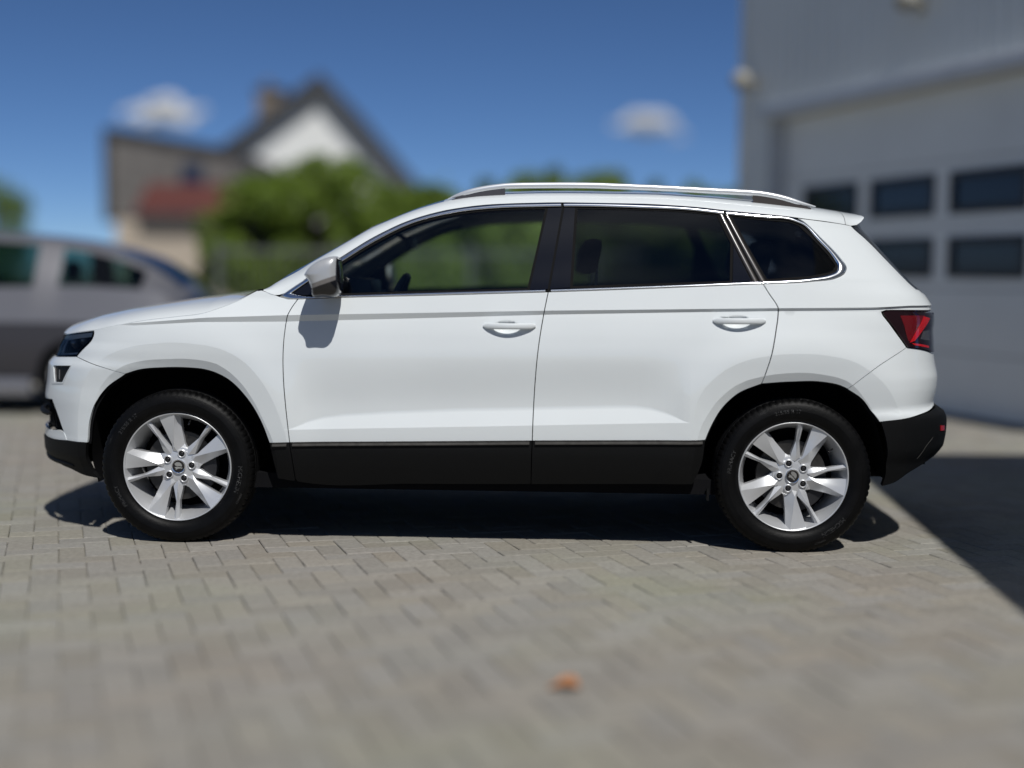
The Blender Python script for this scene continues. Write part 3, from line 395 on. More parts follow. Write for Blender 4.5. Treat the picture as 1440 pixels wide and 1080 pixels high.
def wall_lamp(u, z, label):
    r = empty('wall_lamp', HT(u, .02, z), 0, label, 'lamp', 'lamps on the hall wall')
    T = lambda x, y, zz: tuple(HE*x+HN*y+Vector((0, 0, zz)))
    mb = MB(); mb.box(-.05, .05, -.02, .02, -.07, .07, T); mb.build('wall_plate', M['lamp_body'], r, bevel=.008)
    mb = MB(); mb.tube([T(0, .02, 0), T(0, .10, .0), T(0, .14, .03)], .018, 8); mb.build('bracket', M['lamp_body'], r)
    mb = MB(); n = 14
    v = [T(.12*math.cos(a)*math.sin(b), .17+.10*math.sin(a)*math.sin(b), .03+.105*math.cos(b)) for b in np.linspace(.15, math.pi-.15, 9) for a in np.linspace(0, 2*math.pi, n+1)[:-1]]
    mb.add(v, [(i*n+k, i*n+(k+1) % n, (i+1)*n+(k+1) % n, (i+1)*n+k) for i in range(8) for k in range(n)]+[tuple(range(n)), tuple(range(8*n, 9*n))]); mb.build('lamp_head', M['lamp_body'], r)
wall_lamp(.34, 3.20, 'cream wall lamp at the corner of the grey hall')
wall_lamp(3.35, 3.50, 'cream wall lamp on the ribbed cladding above the door windows')

# ================================================================ building beside the photographer (throws the shade on the right)
M['render'] = mat('pale_render', (.55, .53, .50), rough=.85, var=.08, vscale=2)
AH = 5.0
anx = empty('yard_building', (3.9, 3.9, 0), 0, 'flat roofed workshop building beside the yard, right of the photographer', 'building')
mb = MB(); P = [(3.26, 5.74), (10.0, 6.1), (10.0, -9.0), (2.08, -9.0)]
mb.add([(x-3.9, y-3.9, z) for z in (0, AH) for x, y in P], [(0, 1, 5, 4), (1, 2, 6, 5), (2, 3, 7, 6), (3, 0, 4, 7), (3, 2, 1, 0), (4, 5, 6, 7)]); mb.build('wall', M['render'], anx, smooth=False)
for yy in (1.5, -2.0, -5.5):
    xx = 3.26+(yy-5.74)*(3.26-2.08)/14.74
    mb = MB(); mb.box(xx-3.9-.05, xx-3.9+.02, yy-3.9-.8, yy-3.9+.8, 1.0, 2.4); w_ = mb.build('window', M['flashing'], anx, smooth=False)
    mb = MB(); mb.box(xx-3.9-.075, xx-3.9-.052, yy-3.9-.7, yy-3.9+.7, 1.1, 2.3); mb.build('pane', M['dark_pane'], w_, smooth=False)

# ================================================================ houses behind
M['white_render'] = mat('white_house_render', (.80, .80, .76), rough=.9, var=.04, vscale=1)
M['slate'] = mat('dark_roof_edge', (.045, .047, .052), rough=.7, var=.2, vscale=6)
M['brick_tan'] = mat('tan_brick', (.20, .16, .12), rough=.9, var=.3, vscale=9)
M['shingle'] = mat('grey_brown_shingle', (.145, .135, .125), rough=.85, var=.25, vscale=4)
M['beige'] = mat('beige_wall', (.46, .39, .31), rough=.9, var=.1, vscale=2)
M['red_tile'] = mat('red_roof_tile', (.12, .036, .030), rough=.8, var=.2, vscale=5)
M['dark_glass'] = mat('dark_window_glass', (.02, .024, .05), rough=.1, coat=.5)
def prismY(poly, y0, y1):
    """poly in (x,z) extruded along y"""
    n = len(poly); mb = MB(); mb.add([(x, y0, z) for x, z in poly]+[(x, y1, z) for x, z in poly], [tuple(range(n)), tuple(reversed(range(n, 2*n)))]+[(i, n+i, n+(i+1) % n, (i+1) % n) for i in range(n)]); return mb
hse = empty('gabled_house', (-4.6, 38, 0), 0, 'white gabled house with a dark steep roof edge and a chimney', 'house')
ax, az = -.58, 6.35; RX, LX = 2.55, -4.4; rz_e, lz_e = az-(RX-ax)*1.15, az-(ax-LX)*.74
prismY([(LX+.5, 0), (RX-.35, 0), (RX-.35, rz_e+.1), (ax, az-.25), (LX+.5, lz_e+.08)], 0, 9).build('wall', M['white_render'], hse, smooth=False)
t_ = .34
rf = prismY([(ax, az+.05), (RX, rz_e+.05), (RX, rz_e-t_), (ax, az-t_-.1)], -.35, 9.3).build('roof', M['slate'], hse, smooth=False)
prismY([(ax-.004, az+.05), (ax-.004, az-t_-.1), (LX, lz_e-t_), (LX, lz_e+.05)], -.35, 9.3).build('roof', M['slate'], hse, smooth=False)
mb = MB(); mb.box(-2.45, -1.78, .8, 1.5, 4.6, 6.02); ch_ = mb.build('chimney', M['brick_tan'], hse, bevel=.02)
mb = MB(); mb.box(-2.52, -1.71, .73, 1.57, 6.023, 6.12); ch2 = mb.build('chimney_cap', M['slate'], hse, smooth=False); ch2.parent = ch_
mb = MB(); mb.tube([(-2.2, 1.15, 6.12), (-2.2, 1.15, 6.36)], .11, 10); q = mb.build('chimney_pot', M['brick_tan'], hse); q.parent = ch_
oh = empty('shingled_house', (-7.8, 31, 0), 0, 'grey shingle clad house with beige ground floor and red lean-to roof', 'house')
XL, XR = -1.03, 1.75
prismY([(XL, 2.32), (XR, 2.32), (XR, 3.70), (XL, 4.13)], 0, 6).build('upper_wall', M['shingle'], oh, smooth=False)
prismY([(XL+.08, 0), (XR-.05, 0), (XR-.05, 2.315), (XL+.08, 2.315)], .05, 6).build('wall', M['beige'], oh, smooth=False)
prismY([(XL-.13, 2.2), (XL-.003, 2.2), (XL-.003, 4.20), (XL-.13, 4.22)], -.12, 6).build('barge_board', M['slate'], oh, smooth=False)
prismY([(XL-.002, 4.145), (XR, 3.715), (XR, 3.80), (XL-.002, 4.24)], -.12, 6).build('roof', M['slate'], oh, smooth=False)
mb = MB(); x0, x1 = -.22, 2.1
mb.add([(x0, -1.2, 2.36), (x1, -1.2, 2.36), (x1, -.004, 3.02), (x0, -.004, 3.02), (x0, -1.2, 2.26), (x1, -1.2, 2.26), (x1, -.004, 2.92), (x0, -.004, 2.92)], [(0, 1, 2, 3), (7, 6, 5, 4), (0, 4, 5, 1), (1, 5, 6, 2), (2, 6, 7, 3), (3, 7, 4, 0)]); lr = mb.build('lean_to_roof', M['red_tile'], oh, smooth=False)
mb = MB()
for k in range(12):
    x = x0+.1+k*(x1-x0-.2)/11; mb.tube([(x, -1.2, 2.385), (x, -.02, 3.04)], .045, 6)
q = mb.build('tile_ridges', M['red_tile'], oh); q.parent = lr; q['kind'] = 'stuff'
mb = MB(); mb.box(x0-.03, x1+.03, -1.32, -1.203, 2.20, 2.33); mb.build('gutter', M['slate'], oh, bevel=.02)
mb = MB(); mb.box(x0+.05, x1-.05, -1.05, -.004, 0, 2.22); mb.build('lean_to_wall', M['beige'], oh, smooth=False)
mb = MB(); mb.box(.52, 1.02, -.05, .02, 3.02, 3.50); wn__ = mb.build('window', M['slate'], oh, smooth=False)
mb = MB(); mb.box(.56, .98, -.07, -.052, 3.06, 3.46); q = mb.build('pane', M['dark_glass'], oh, smooth=False); q.parent = wn__

# ================================================================ trees, hedge, fence
def leaf_mat(name, c1, c2):
    m = bpy.data.materials.new(name); m.use_nodes = True; nt = m.node_tree; b = nt.nodes['Principled BSDF']
    g = nt.nodes.new('ShaderNodeNewGeometry'); r = nt.nodes.new('ShaderNodeValToRGB'); r.color_ramp.elements[0].color = (*c1, 1); r.color_ramp.elements[1].color = (*c2, 1)
    nt.links.new(g.outputs['Random Per Island'], r.inputs[0]); nt.links.new(r.outputs[0], b.inputs['Base Color']); b.inputs['Roughness'].default_value = .5; b.inputs['Specular IOR Level'].default_value = .35
    t = nt.nodes.new('ShaderNodeBsdfTranslucent'); nt.links.new(r.outputs[0], t.inputs[0]); x = nt.nodes.new('ShaderNodeMixShader'); x.inputs[0].default_value = .35
    nt.links.new(b.outputs[0], x.inputs[1]); nt.links.new(t.outputs[0], x.inputs[2]); nt.links.new(x.outputs[0], nt.nodes['Material Output'].inputs[0]); return m
M['leaf'] = leaf_mat('broad_leaf', (.085, .14, .018), (.24, .34, .048))
M['needle'] = leaf_mat('conifer_spray', (.07, .125, .022), (.19, .26, .042))
M['bark'] = mat('bark', (.09, .07, .05), rough=.9, var=.3, vscale=12)
def leaves(name, pos, nor, size, m, parent, rng, asp=.6):
    n = len(pos); nor = nor/np.maximum(np.linalg.norm(nor, axis=1), 1e-9)[:, None]
    r = rng.normal(size=(n, 3)); a = np.cross(nor, r); a /= np.maximum(np.linalg.norm(a, axis=1), 1e-9)[:, None]; b = np.cross(nor, a)
    s = size*rng.uniform(.6, 1.3, n)[:, None]
    v = np.stack([pos-a*s, pos+b*s*asp*.5+nor*s*.1, pos+a*s, pos-b*s*asp*.5+nor*s*.1], 1).reshape(-1, 3)
    me = bpy.data.meshes.new(name); me.vertices.add(4*n); me.vertices.foreach_set('co', v.ravel()); me.loops.add(4*n); me.loops.foreach_set('vertex_index', np.arange(4*n)); me.polygons.add(n); me.polygons.foreach_set('loop_start', np.arange(n)*4); me.update(); me.materials.append(m)
    o = bpy.data.objects.new(name, me); C.objects.link(o); o.parent = parent; return o
def bush(x, y, h, w, label, seed, n=12000, base=.1, cat='tree', size=.07, group=None):
    rng = np.random.default_rng(seed); r = empty('leafy_tree', (x, y, 0), 0, label, cat, group)
    mb = MB(); mb.tube([(0, 0, 0), (.05, .03, h*.3), (.0, .0, h*.55), (.06, -.02, h*.8)], [.11, .08, .05, .02], 8)
    for k in range(7):
        a = k*2.4; mb.tube([(0, 0, h*(.18+.07*k)), (w*.3*math.cos(a), w*.3*math.sin(a), h*(.34+.07*k)), (w*.42*math.cos(a), w*.42*math.sin(a), h*(.42+.075*k))], [.05, .03, .012], 6)
    mb.build('trunk', M['bark'], r)
    nc = 34; cd = rng.normal(size=(nc, 3)); cd /= np.linalg.norm(cd, axis=1)[:, None]; rad = rng.uniform(.45, .92, nc)[:, None]
    cen = cd*rad*np.array([w/2, w/2, (h-base)/2])+np.array([0, 0, base+(h-base)/2]); cr = rng.uniform(.16, .34, nc)*w*.62
    i = rng.integers(0, nc, n); d = rng.normal(size=(n, 3)); d /= np.linalg.norm(d, axis=1)[:, None]
    pos = cen[i]+d*(cr[i]*rng.uniform(.55, 1.05, n))[:, None]; pos[:, 2] = np.abs(pos[:, 2])*.98+.02
    return leaves('crown', pos, d+rng.normal(size=(n, 3))*.5+np.array([0, 0, .3]), size, M['leaf'], r, rng)
def conifer(x, y, h, w, label, seed, n=6500, group='conifers in the hedge row behind the car'):
    rng = np.random.default_rng(seed); r = empty('conifer', (x, y, 0), 0, label, 'tree', group)
    mb = MB(); mb.tube([(0, 0, 0), (.02, .01, h*.5), (0, 0, h*.96)], [.07, .045, .008], 7); mb.build('trunk', M['bark'], r)
    t = rng.uniform(0, 1, n)**1.15; a = rng.uniform(0, 2*math.pi, n); lump = 1+.16*np.sin(a*3+seed)+.14*np.sin(t*17+a*2+seed)
    rr = w/2*np.clip(1.06-t, 0, 1)**.55*lump*rng.uniform(.6, 1.05, n)*np.clip(t*14+.6, 0, 1)
    pos = np.c_[rr*np.cos(a), rr*np.sin(a), t*h*(1+rng.normal(0, .015, n))]
    return leaves('crown', pos, np.c_[np.cos(a), np.sin(a), rng.uniform(-.2, .9, n)]+rng.normal(size=(n, 3))*.45, .065, M['needle'], r, rng, .5)
bush(-3.80, 20.2, 2.85, 1.75, 'bushy green tree in front of the white gable, left of the conifers', 1, group='broadleaf trees behind the yard fence')
bush(-2.95, 20.6, 3.15, 2.1, 'bushy green tree below the right slope of the white gable', 2, group='broadleaf trees behind the yard fence')
bush(-3.35, 21.4, 2.95, 1.8, 'bushy tree filling the gap behind the two trees at the white gable', 8, group='broadleaf trees behind the yard fence')
bush(-1.70, 21.0, 2.72, 1.9, 'lower bushy tree just left of the conifer row', 3, group='broadleaf trees behind the yard fence')
bush(-11.4, 31.0, 3.35, 2.0, 'small dark tree beyond the parked grey car at the left edge', 4, n=6000, group='broadleaf trees behind the yard fence')
xs_ = [-.98, -.45, .10, .62, 1.02, 1.60, 2.18, 2.8, 3.4]; hs_ = [2.45, 2.62, 2.70, 2.80, 2.68, 2.76, 2.60, 2.6, 2.5]
ords = ['leftmost', 'second', 'third', 'fourth and tallest', 'fifth', 'sixth', 'seventh', 'eighth', 'last']
for k, (x, h) in enumerate(zip(xs_, hs_)):
    conifer(x, 22+.15*(k % 2), h-.04, .95, '%s conifer from the left in the row above the car roof' % ords[k], 20+k)
# hedge as one leafy mass under the row
rng = np.random.default_rng(5); n = 42000
u = rng.uniform(0, 1, (n, 3)); px = -5.2+u[:, 0]*8.6; top = 2.30+.16*np.sin(px*2.1)+.12*np.sin(px*5.3+1)
face = rng.uniform(0, 1, n); pz = np.where(face < .8, u[:, 1]*top, top+rng.normal(0, .06, n)); py = np.where(face < .8, 19.25+.10*np.sin(px*3.7+pz*3)+.08*np.sin(px*9+pz*5)+rng.normal(0, .07, n), 19.2+u[:, 2]*1.3)
k_ = px > -2.5; px, py, pz, face = px[k_], py[k_], pz[k_], face[k_]
hroot = empty('clipped_hedge', (.5, 19.3, 0), 0, 'dense leafy hedge running behind the white car', 'hedge')
hc = leaves('foliage', np.c_[px-.5, py-19.3, pz], np.c_[rng.normal(0, .5, len(px)), np.where(face < .8, -1., -.2), np.where(face < .8, .3, 1.)]+rng.normal(size=(len(px), 3))*.5, .06, M['leaf'], hroot, rng); hc['kind'] = 'stuff'
mb = MB()
for k in range(12): mb.tube([(-2.9+k*.5, .6, 0), (-2.9+k*.5+.05, .55, 1.7)], [.03, .012], 6)
q = mb.build('stems', M['bark'], hroot); q['kind'] = 'stuff'
# fence
M['galv'] = mat('galvanised_steel', (.13, .14, .135), rough=.6, metal=.3)
fe = empty('mesh_fence', (-3.75, 17.9, 0), 0, 'grey steel bar fence in front of the leafy trees', 'fence')
for k in range(5):
    mb = MB(); mb.box(k*1.6-.03, k*1.6+.03, -.03, .03, 0, 1.52); mb.build('post', M['galv'], fe, smooth=False)
for z in (.15, .75, 1.42):
    mb = MB(); mb.box(.03, 6.37, -.016, .016, z-.025, z+.025); mb.build('rail', M['galv'], fe, smooth=False)
mb = MB()
for k in range(126):
    x = .06+k*.05
    if k % 2: continue
    if abs((x+.8) % 1.6-.8) > .045: mb.box(x-.006, x+.006, -.03, -.018, .05, 1.5)
q = mb.build('bars', M['galv'], fe, smooth=False); q['kind'] = 'stuff'

# ================================================================ clouds
M['cloud'] = mat('cloud_white', (.97, .97, .97), rough=1., spec=0.)
_nt = M['cloud'].node_tree; _tr = _nt.nodes.new('ShaderNodeBsdfTransparent'); _lw = _nt.nodes.new('ShaderNodeLayerWeight'); _lw.inputs[0].default_value = .35
_mx = _nt.nodes.new('ShaderNodeMixShader'); _mr = _nt.nodes.new('ShaderNodeMapRange'); _mr.inputs['To Min'].default_value = .45; _nt.links.new(_lw.outputs['Facing'], _mr.inputs['Value'])
_nt.links.new(_mr.outputs[0], _mx.inputs[0]); _nt.links.new(_nt.nodes['Principled BSDF'].outputs[0], _mx.inputs[1]); _nt.links.new(_tr.outputs[0], _mx.inputs[2]); _nt.links.new(_mx.outputs[0], _nt.nodes['Material Output'].inputs[0])
def cloud(px, py, w, h, label, seed, D=900., n=90):
    rng = np.random.default_rng(seed); c = Vector((px*D, D, py*D+CAM_H)); mb = MB()
    for k in range(n):
        t = float(np.clip(rng.normal(0, .42), -1, 1)); r = h*rng.uniform(.10, .26)*(1.1-.5*abs(t)); p = (t*w*.46, rng.normal(0, h*.3), rng.uniform(-.12, .42)*h*(1-.75*abs(t))+h*.08*math.sin(7*t+seed))
        na, nb = 14, 9; v = []
        for b in np.linspace(.05, math.pi-.05, nb):
            for a in np.linspace(0, 2*math.pi, na+1)[:-1]:
                q = 1+.14*math.sin(5*a+k)*math.sin(4*b+k*2); v.append((p[0]+r*1.25*q*math.sin(b)*math.cos(a), p[1]+r*q*math.sin(b)*math.sin(a), p[2]+r*.75*q*math.cos(b)))
        mb.add(v, [(i*na+j, i*na+(j+1) % na, (i+1)*na+(j+1) % na, (i+1)*na+j) for i in range(nb-1) for j in range(na)])
    o = mb.build('cloud', M['cloud'], None, sharp=180); o.location = c; tag(o, label, 'cloud', 'small fair weather clouds'); return o
cloud((232-720)/1978, (380-170)/1978, 54, 22, 'white puffy cloud above the shingled house', 1)
cloud((903-720)/1978, (386-180)/1978, 42, 18, 'small white cloud right of the gable, above the car roof', 4)
cloud((948-720)/1978, (386-196)/1978, 16, 8, 'tiny cloud wisp just right of the other small cloud', 6, n=7)
# ================================================================ the white SUV
SF = Surf(CAR['T']); CC = CAR['C']
S_NOSE = XA-W0*math.pi/2; S_TAIL = XB+W0*math.pi/2
CAR_LOC = (-0.0937, 6.8453, 0); CAR_ROT = math.radians(-1.5128)
def curve(pts, step=.012):
    p = np.array(pts, float)
    if len(p) == 2:
        n = max(2, int(np.hypot(*(p[1]-p[0]))/step)+1); return p[0]+(p[1]-p[0])*np.linspace(0, 1, n)[:, None]
    d = np.r_[0, np.cumsum(np.hypot(*np.diff(p, axis=0).T))]
    n = max(3, int(d[-1]/step)+1); t = np.linspace(0, d[-1], n)
    # chord-length cubic (Catmull-Rom style tangents)
    out = []
    m = np.zeros_like(p); h = np.diff(d)[:, None]; sl = np.diff(p, axis=0)/h
    m[0] = sl[0]; m[-1] = sl[-1]
    m[1:-1] = (sl[:-1]*h[1:]+sl[1:]*h[:-1])/(h[:-1]+h[1:])
    i = np.clip(np.searchsorted(d, t)-1, 0, len(p)-2); hh = np.diff(d)[i][:, None]; u = ((t-d[i])/np.diff(d)[i])[:, None]
    return (1+2*u)*(1-u)**2*p[i]+u*(1-u)**2*hh*m[i]+u*u*(3-2*u)*p[i+1]+u*u*(u-1)*hh*m[i+1]
def straight(*pts):
    return np.concatenate([curve(pts[i:i+2])[(0 if i == 0 else 1):] for i in range(len(pts)-1)])
def loop(*parts):
    """parts: curve names ('-name' reversed) or lists of (s,z) points joined by straight lines -> closed outline"""
    out = []
    for q in parts:
        if isinstance(q, str):
            c = curve(CC[q.lstrip('-')]); c = c[::-1] if q.startswith('-') else c
        else:
            c = np.array(q, float)
        for p in c:
            if out and np.hypot(*(p-out[-1])) < .0025: continue
            if out and np.hypot(*(p-out[-1])) > .03 :
                n = int(np.hypot(*(p-out[-1]))/.014); a = out[-1]
                out += [a+(p-a)*k/n for k in range(1, n)]
            out.append(p)
    a, b = out[-1], out[0]
    n = int(np.hypot(*(b-a))/.014)
    out += [a+(b-a)*k/n for k in range(1, n)]
    if np.hypot(*(out[-1]-out[0])) < .0025: out.pop()
    out = np.array(out)
    x, y = out.T; ar = np.sum(x*np.roll(y, -1)-np.roll(x, -1)*y)
    return out if ar > 0 else out[::-1]
def inset(p, d):
    e = np.roll(p, -1, 0)-p; e /= np.maximum(np.linalg.norm(e, axis=1), 1e-9)[:, None]
    n = np.c_[-e[:, 1], e[:, 0]]; m = n+np.roll(n, 1, 0); l = np.maximum((m*m).sum(1)/2, .35)
    return p+m/l[:, None]*d
def inside(poly, pts):
    x, y = pts[:, 0], pts[:, 1]; r = np.zeros(len(pts), bool); a = poly; b = np.roll(poly, -1, 0)
    for (x1, y1), (x2, y2) in zip(a, b):
        c = (y1 > y) != (y2 > y)
        if c.any(): r ^= c & (x < (x2-x1)*(y-y1)/((y2-y1) if y2 != y1 else 1e-12)+x1)
    return r
def near(poly, pts, d):
    b = np.zeros(len(pts), bool)
    for i in range(0, len(pts), 2000):
        q = pts[i:i+2000]; b[i:i+2000] = (((q[:, None]-poly[None])**2).sum(2).min(1) < d*d)
    return b
_qs = np.linspace(S_NOSE, S_TAIL, 1400)
def s_from_x(x, z):
    xx = SF.plan(_qs, np.full(_qs.shape, z))[0]; return float(np.interp(x, xx, _qs))
def feature_lines():
    L = []
    for k in ('ztt', 'ztb', 'zcr'):
        q = np.arange(-1.9, 2.0, .015); z = np.full(q.shape, .9 if k != 'zcr' else .5)
        for _ in range(3): x = SF.plan(q, z)[0]; z = lin(x, CAR['T'][k])
        L.append(np.c_[q, z])
    for t in (.86, 1.14):
        q = np.arange(-.855, .866, .012); L.append(np.c_[q, lin(q, CAR['T']['zcr'])+.070*np.interp(q, SCX, SCV)*t])
    for xw, zw, th, ro, ri in CAR['T']['arch']:
        for R in (ro, ri):
            a = np.linspace(-.45, math.pi+.45, 130); r = np.interp(a, th, R)
            L.append(np.array([(s_from_x(xw+rr*math.cos(t), zw+rr*math.sin(t)), zw+rr*math.sin(t)) for t, rr in zip(a, r)]))
    for hx, hz in CAR['T']['cups']:
        a = np.linspace(0, 2*math.pi, 49); L.append(np.c_[hx+.062*np.cos(a), hz+.036*np.sin(a)])
    return L
FEAT = feature_lines()
def to_local(q, z, off):
    x, o, zz = SF.P(q, z, off); return np.c_[x, -o, zz]
def nrm(q, z):
    n = SF.N(q, z); n = np.c_[n[0], -n[1], n[2]]
    x, y, nx, ny = SF.plan(q, z); ref = np.c_[nx, -ny]
    sg = np.sign((n[:, :2]*ref).sum(1)); sg[sg == 0] = 1
    return n*sg[:, None]
def panel(name, outline, m, parent, off=0., gap=.0019, flange=.012, step=.021, feats=True, holes=(), fine=True):
    o = inset(outline, gap) if gap else outline
    rings = [o]+[inset(h, -.0) for h in holes]
    P = []; E = []
    for r in rings:
        b = len(P); P += r.tolist(); E += [(b+i, b+(i+1) % len(r)) for i in range(len(r))]
    nb = len(P)
    lo, hi = o.min(0), o.max(0)
    if feats:
        for L in FEAT:
            k = (L[:, 0] > lo[0]-.02) & (L[:, 0] < hi[0]+.02) & (L[:, 1] > lo[1]-.02) & (L[:, 1] < hi[1]+.02)
            for i in range(len(L)-1):
                if k[i] and k[i+1]:
                    b = len(P); P += [L[i].tolist(), L[i+1].tolist()]; E.append((b, b+1))
    gx = np.arange(lo[0], hi[0], step); gz = np.arange(lo[1], hi[1], step*.8)
    G = np.array([(x+(.5*step if j % 2 else 0), z) for j, z in enumerate(gz) for x in gx]) if len(gx) and len(gz) else np.zeros((0, 2))
    if fine and feats:
        for hx, hz in CAR['T']['cups']:
            t = np.arange(-.06, .061, .006); G = np.r_[G, [(hx+a, hz+b) for a in t for b in t if (a/.062)**2+(b/.036)**2 < .96]]
    if len(G):
        G = G[inside(o, G)]
        for h in holes: G = G[~inside(h, G)]
        B = np.array(P)
        if len(G): G = G[~near(B, G, step*.33 if step > .01 else .003)]
    P += G.tolist()
    r = geometry.delaunay_2d_cdt([Vector(p) for p in P], E, [], 0, 1e-5)
    V = np.array([tuple(v) for v in r[0]]); F = np.array([list(f) for f in r[2]])
    cen = V[F].mean(1); k = inside(o, cen)
    for h in holes: k &= ~inside(h, cen)
    F = F[k]
    a, b, c = V[F[:, 0]], V[F[:, 1]], V[F[:, 2]]
    ar = (b[:, 0]-a[:, 0])*(c[:, 1]-a[:, 1])-(b[:, 1]-a[:, 1])*(c[:, 0]-a[:, 0])
    F = F[np.abs(ar) > 1e-9]; ar = ar[np.abs(ar) > 1e-9]
    F = np.where((ar > 0)[:, None], F, F[:, ::-1])
    used = np.unique(F); re = -np.ones(len(V), int); re[used] = np.arange(len(used)); V = V[used]; F = re[F]
    X = to_local(V[:, 0], V[:, 1], off)
    cen = V[F].mean(1); cq = V[F]+(cen[:, None]-V[F])*.06
    cn = nrm(cq[..., 0].ravel(), cq[..., 1].ravel())
    faces = F.tolist(); verts = X.tolist(); cn = cn.tolist()
    if flange:
        from collections import Counter
        ed = Counter()
        for f in F:
            for i in range(3):
                ed[(f[i], f[(i+1) % 3])] += 1
        bd = [e for e in ed if (e[1], e[0]) not in ed]
        vn = nrm(V[:, 0], V[:, 1]); mp = {}
        def low(i):
            if i not in mp: mp[i] = len(verts); verts.append((X[i]-vn[i]*flange).tolist())
            return mp[i]
        for i, j in bd:
            faces.append([j, i, low(i), low(j)])
            t = X[j]-X[i]; w = np.cross(t, vn[i]); w /= max(np.linalg.norm(w), 1e-9); cn += [w.tolist()]*4
    return mk(name, verts, faces, m, parent, cn=cn)
def ribbon(name, outer, inner, m, parent, h=.006, off=-.002, n=None, base=.006, shape=None):
    """raised trim strip between two curves on the car side"""
    a = np.asarray(outer); b = np.asarray(inner); n = n or max(12, int(np.hypot(*np.diff(a, axis=0).T).sum()/.012))
    def rs(c):
        d = np.r_[0, np.cumsum(np.hypot(*np.diff(c, axis=0).T))]; t = np.linspace(0, d[-1], n); return np.c_[np.interp(t, d, c[:, 0]), np.interp(t, d, c[:, 1])]
    a, b = rs(a), rs(b); prof = [(0, -base), (0, 0), (.12, h*.6), (.3, h*.92), (.5, h), (.7, h*.92), (.88, h*.6), (1, 0), (1, -base)]
    if shape: prof = shape
    v = []; f = []; k = len(prof)
    for t, hh in prof:
        p = a+(b-a)*t; v.append(to_local(p[:, 0], p[:, 1], off+hh))
    v = np.stack(v, 1).reshape(-1, 3)
    for i in range(n-1):
        for q in range(k-1): f.append((i*k+q, (i+1)*k+q, (i+1)*k+q+1, i*k+q+1))
    f += [tuple(range(k)), tuple(reversed(range((n-1)*k, n*k)))]
    o = mk(name, v, f, m, parent, sharp=50)
    bm = bmesh.new(); bm.from_mesh(o.data); bmesh.ops.recalc_face_normals(bm, faces=bm.faces); bm.to_mesh(o.data); bm.free()
    o.data.set_sharp_from_angle(angle=math.radians(50))
    return o
def sub(name, s0, s1):
    c = curve(CC[name]); return c[(c[:, 0] >= s0) & (c[:, 0] <= s1)]

suv = empty('white_suv', CAR_LOC, CAR_ROT, 'white compact SUV with silver alloy wheels and black lower cladding, parked side-on in the foreground', 'car')
WP = M['white_paint']; PL = M['plastic']
B_TOP = ['belt_a']
# ---- outlines of the body panels
L_fender = loop('-gap_fender', [CC['belt_a'][2], CC['belt_a'][1], CC['belt_a'][0]], '-cowl_seam', '-hood_seam', 'hl_back', 'seam_front_bumper', 'farch_a', 'sill_top_f')
L_fdoor = loop('belt_b', 'gap_doors', '-sill_top_a', '-gap_fender')
L_rdoor = loop('belt_c', 'gap_rear', '-rarch_a', '-sill_top_b', '-gap_doors')
L_quarter = loop('quarter_ring', 'roof_seam', 'tail_a', 'tail_b', 'lamp_top', 'lamp_front', 'lamp_diag', 'seam_rear_bumper', '-rarch_b', '-gap_rear')
z_ib = CC['intake_edge'][-1][1]
L_fbump = loop('-seam_front_bumper', 'hl_bot', [(-1.985, .765), (-2.0, .665), (S_NOSE, .655), (S_NOSE, .565), (-1.93, .575)], '-intake_edge', '-fb_low', 'farch_b')
L_rbump = loop('seam_rear_bumper', 'rarch_c', 'rb_edge', [(1.80, .612), (S_TAIL, .615), (S_TAIL, .80), (1.95, .815)], '-lamp_bottom')
L_tailgate = loop([(S_TAIL, .805), (2.02, .82), (2.02, 1.03), (1.79, 1.036)], '-tail_b', [(1.85, 1.10), (S_TAIL, 1.10)])
parts = {}
fender = panel('front_wing', L_fender, WP, suv)
fdoor = panel('front_door', L_fdoor, WP, suv)
rdoor = panel('rear_door', L_rdoor, WP, suv)
quarter = panel('rear_quarter_panel', L_quarter, WP, suv)
fbump = panel('front_bumper', L_fbump, WP, suv, step=.018, gap=.0006, holes=[loop(CC['fog_in'])])
rbump = panel('rear_bumper', L_rbump, WP, suv, gap=.0006)
tailgate = panel('tailgate', L_tailgate, WP, suv)
rglass = panel('rear_window', loop('tail_a', [(1.85, 1.105), (S_TAIL, 1.105), (S_TAIL, 1.44), (1.75, 1.44)]), M['gloss_black'], suv, gap=.003, feats=False, off=-.004)
rglass.parent = tailgate
# black cladding, standing a little proud of the paint
def clad(name, outline): return panel(name, outline, PL, suv, off=.006, flange=.02, feats=True)
TF = .0015
sill_f = clad('wing_cladding', loop('sill_top_f', 'gap_fender_low', [CC['sill_bot'][1], CC['sill_bot'][0]], '-farch_0'))
c_sb = curve(CC['sill_bot'])
sb1 = c_sb[(c_sb[:, 0] > CC['gap_fender_low'][2][0]) & (c_sb[:, 0] < CC['gap_doors_low'][2][0])]; sb2 = c_sb[c_sb[:, 0] > CC['gap_doors_low'][2][0]]
sill_a = clad('door_cladding', loop('sill_top_a', 'gap_doors_low', sb1[::-1], '-gap_fender_low'))
sill_b = clad('door_cladding', loop('sill_top_b', 'rarch_0', sb2[::-1], '-gap_doors_low'))
sill_a.parent = fdoor; sill_b.parent = rdoor; sill_f.parent = fender
fclad = clad('front_bumper_cladding', loop('fb_black_top', [(-1.93, .405), (S_NOSE, .40), (S_NOSE, .315), (-1.93, .312)], '-fb_black_bot', '-farch_c'))
rclad = clad('rear_bumper_cladding', loop('rb_edge', [(1.83, .612), (S_TAIL, .615), (S_TAIL, .39), (1.85, .385)], '-rb_bot', '-rarch_d'))
fclad.parent = fbump; rclad.parent = rbump
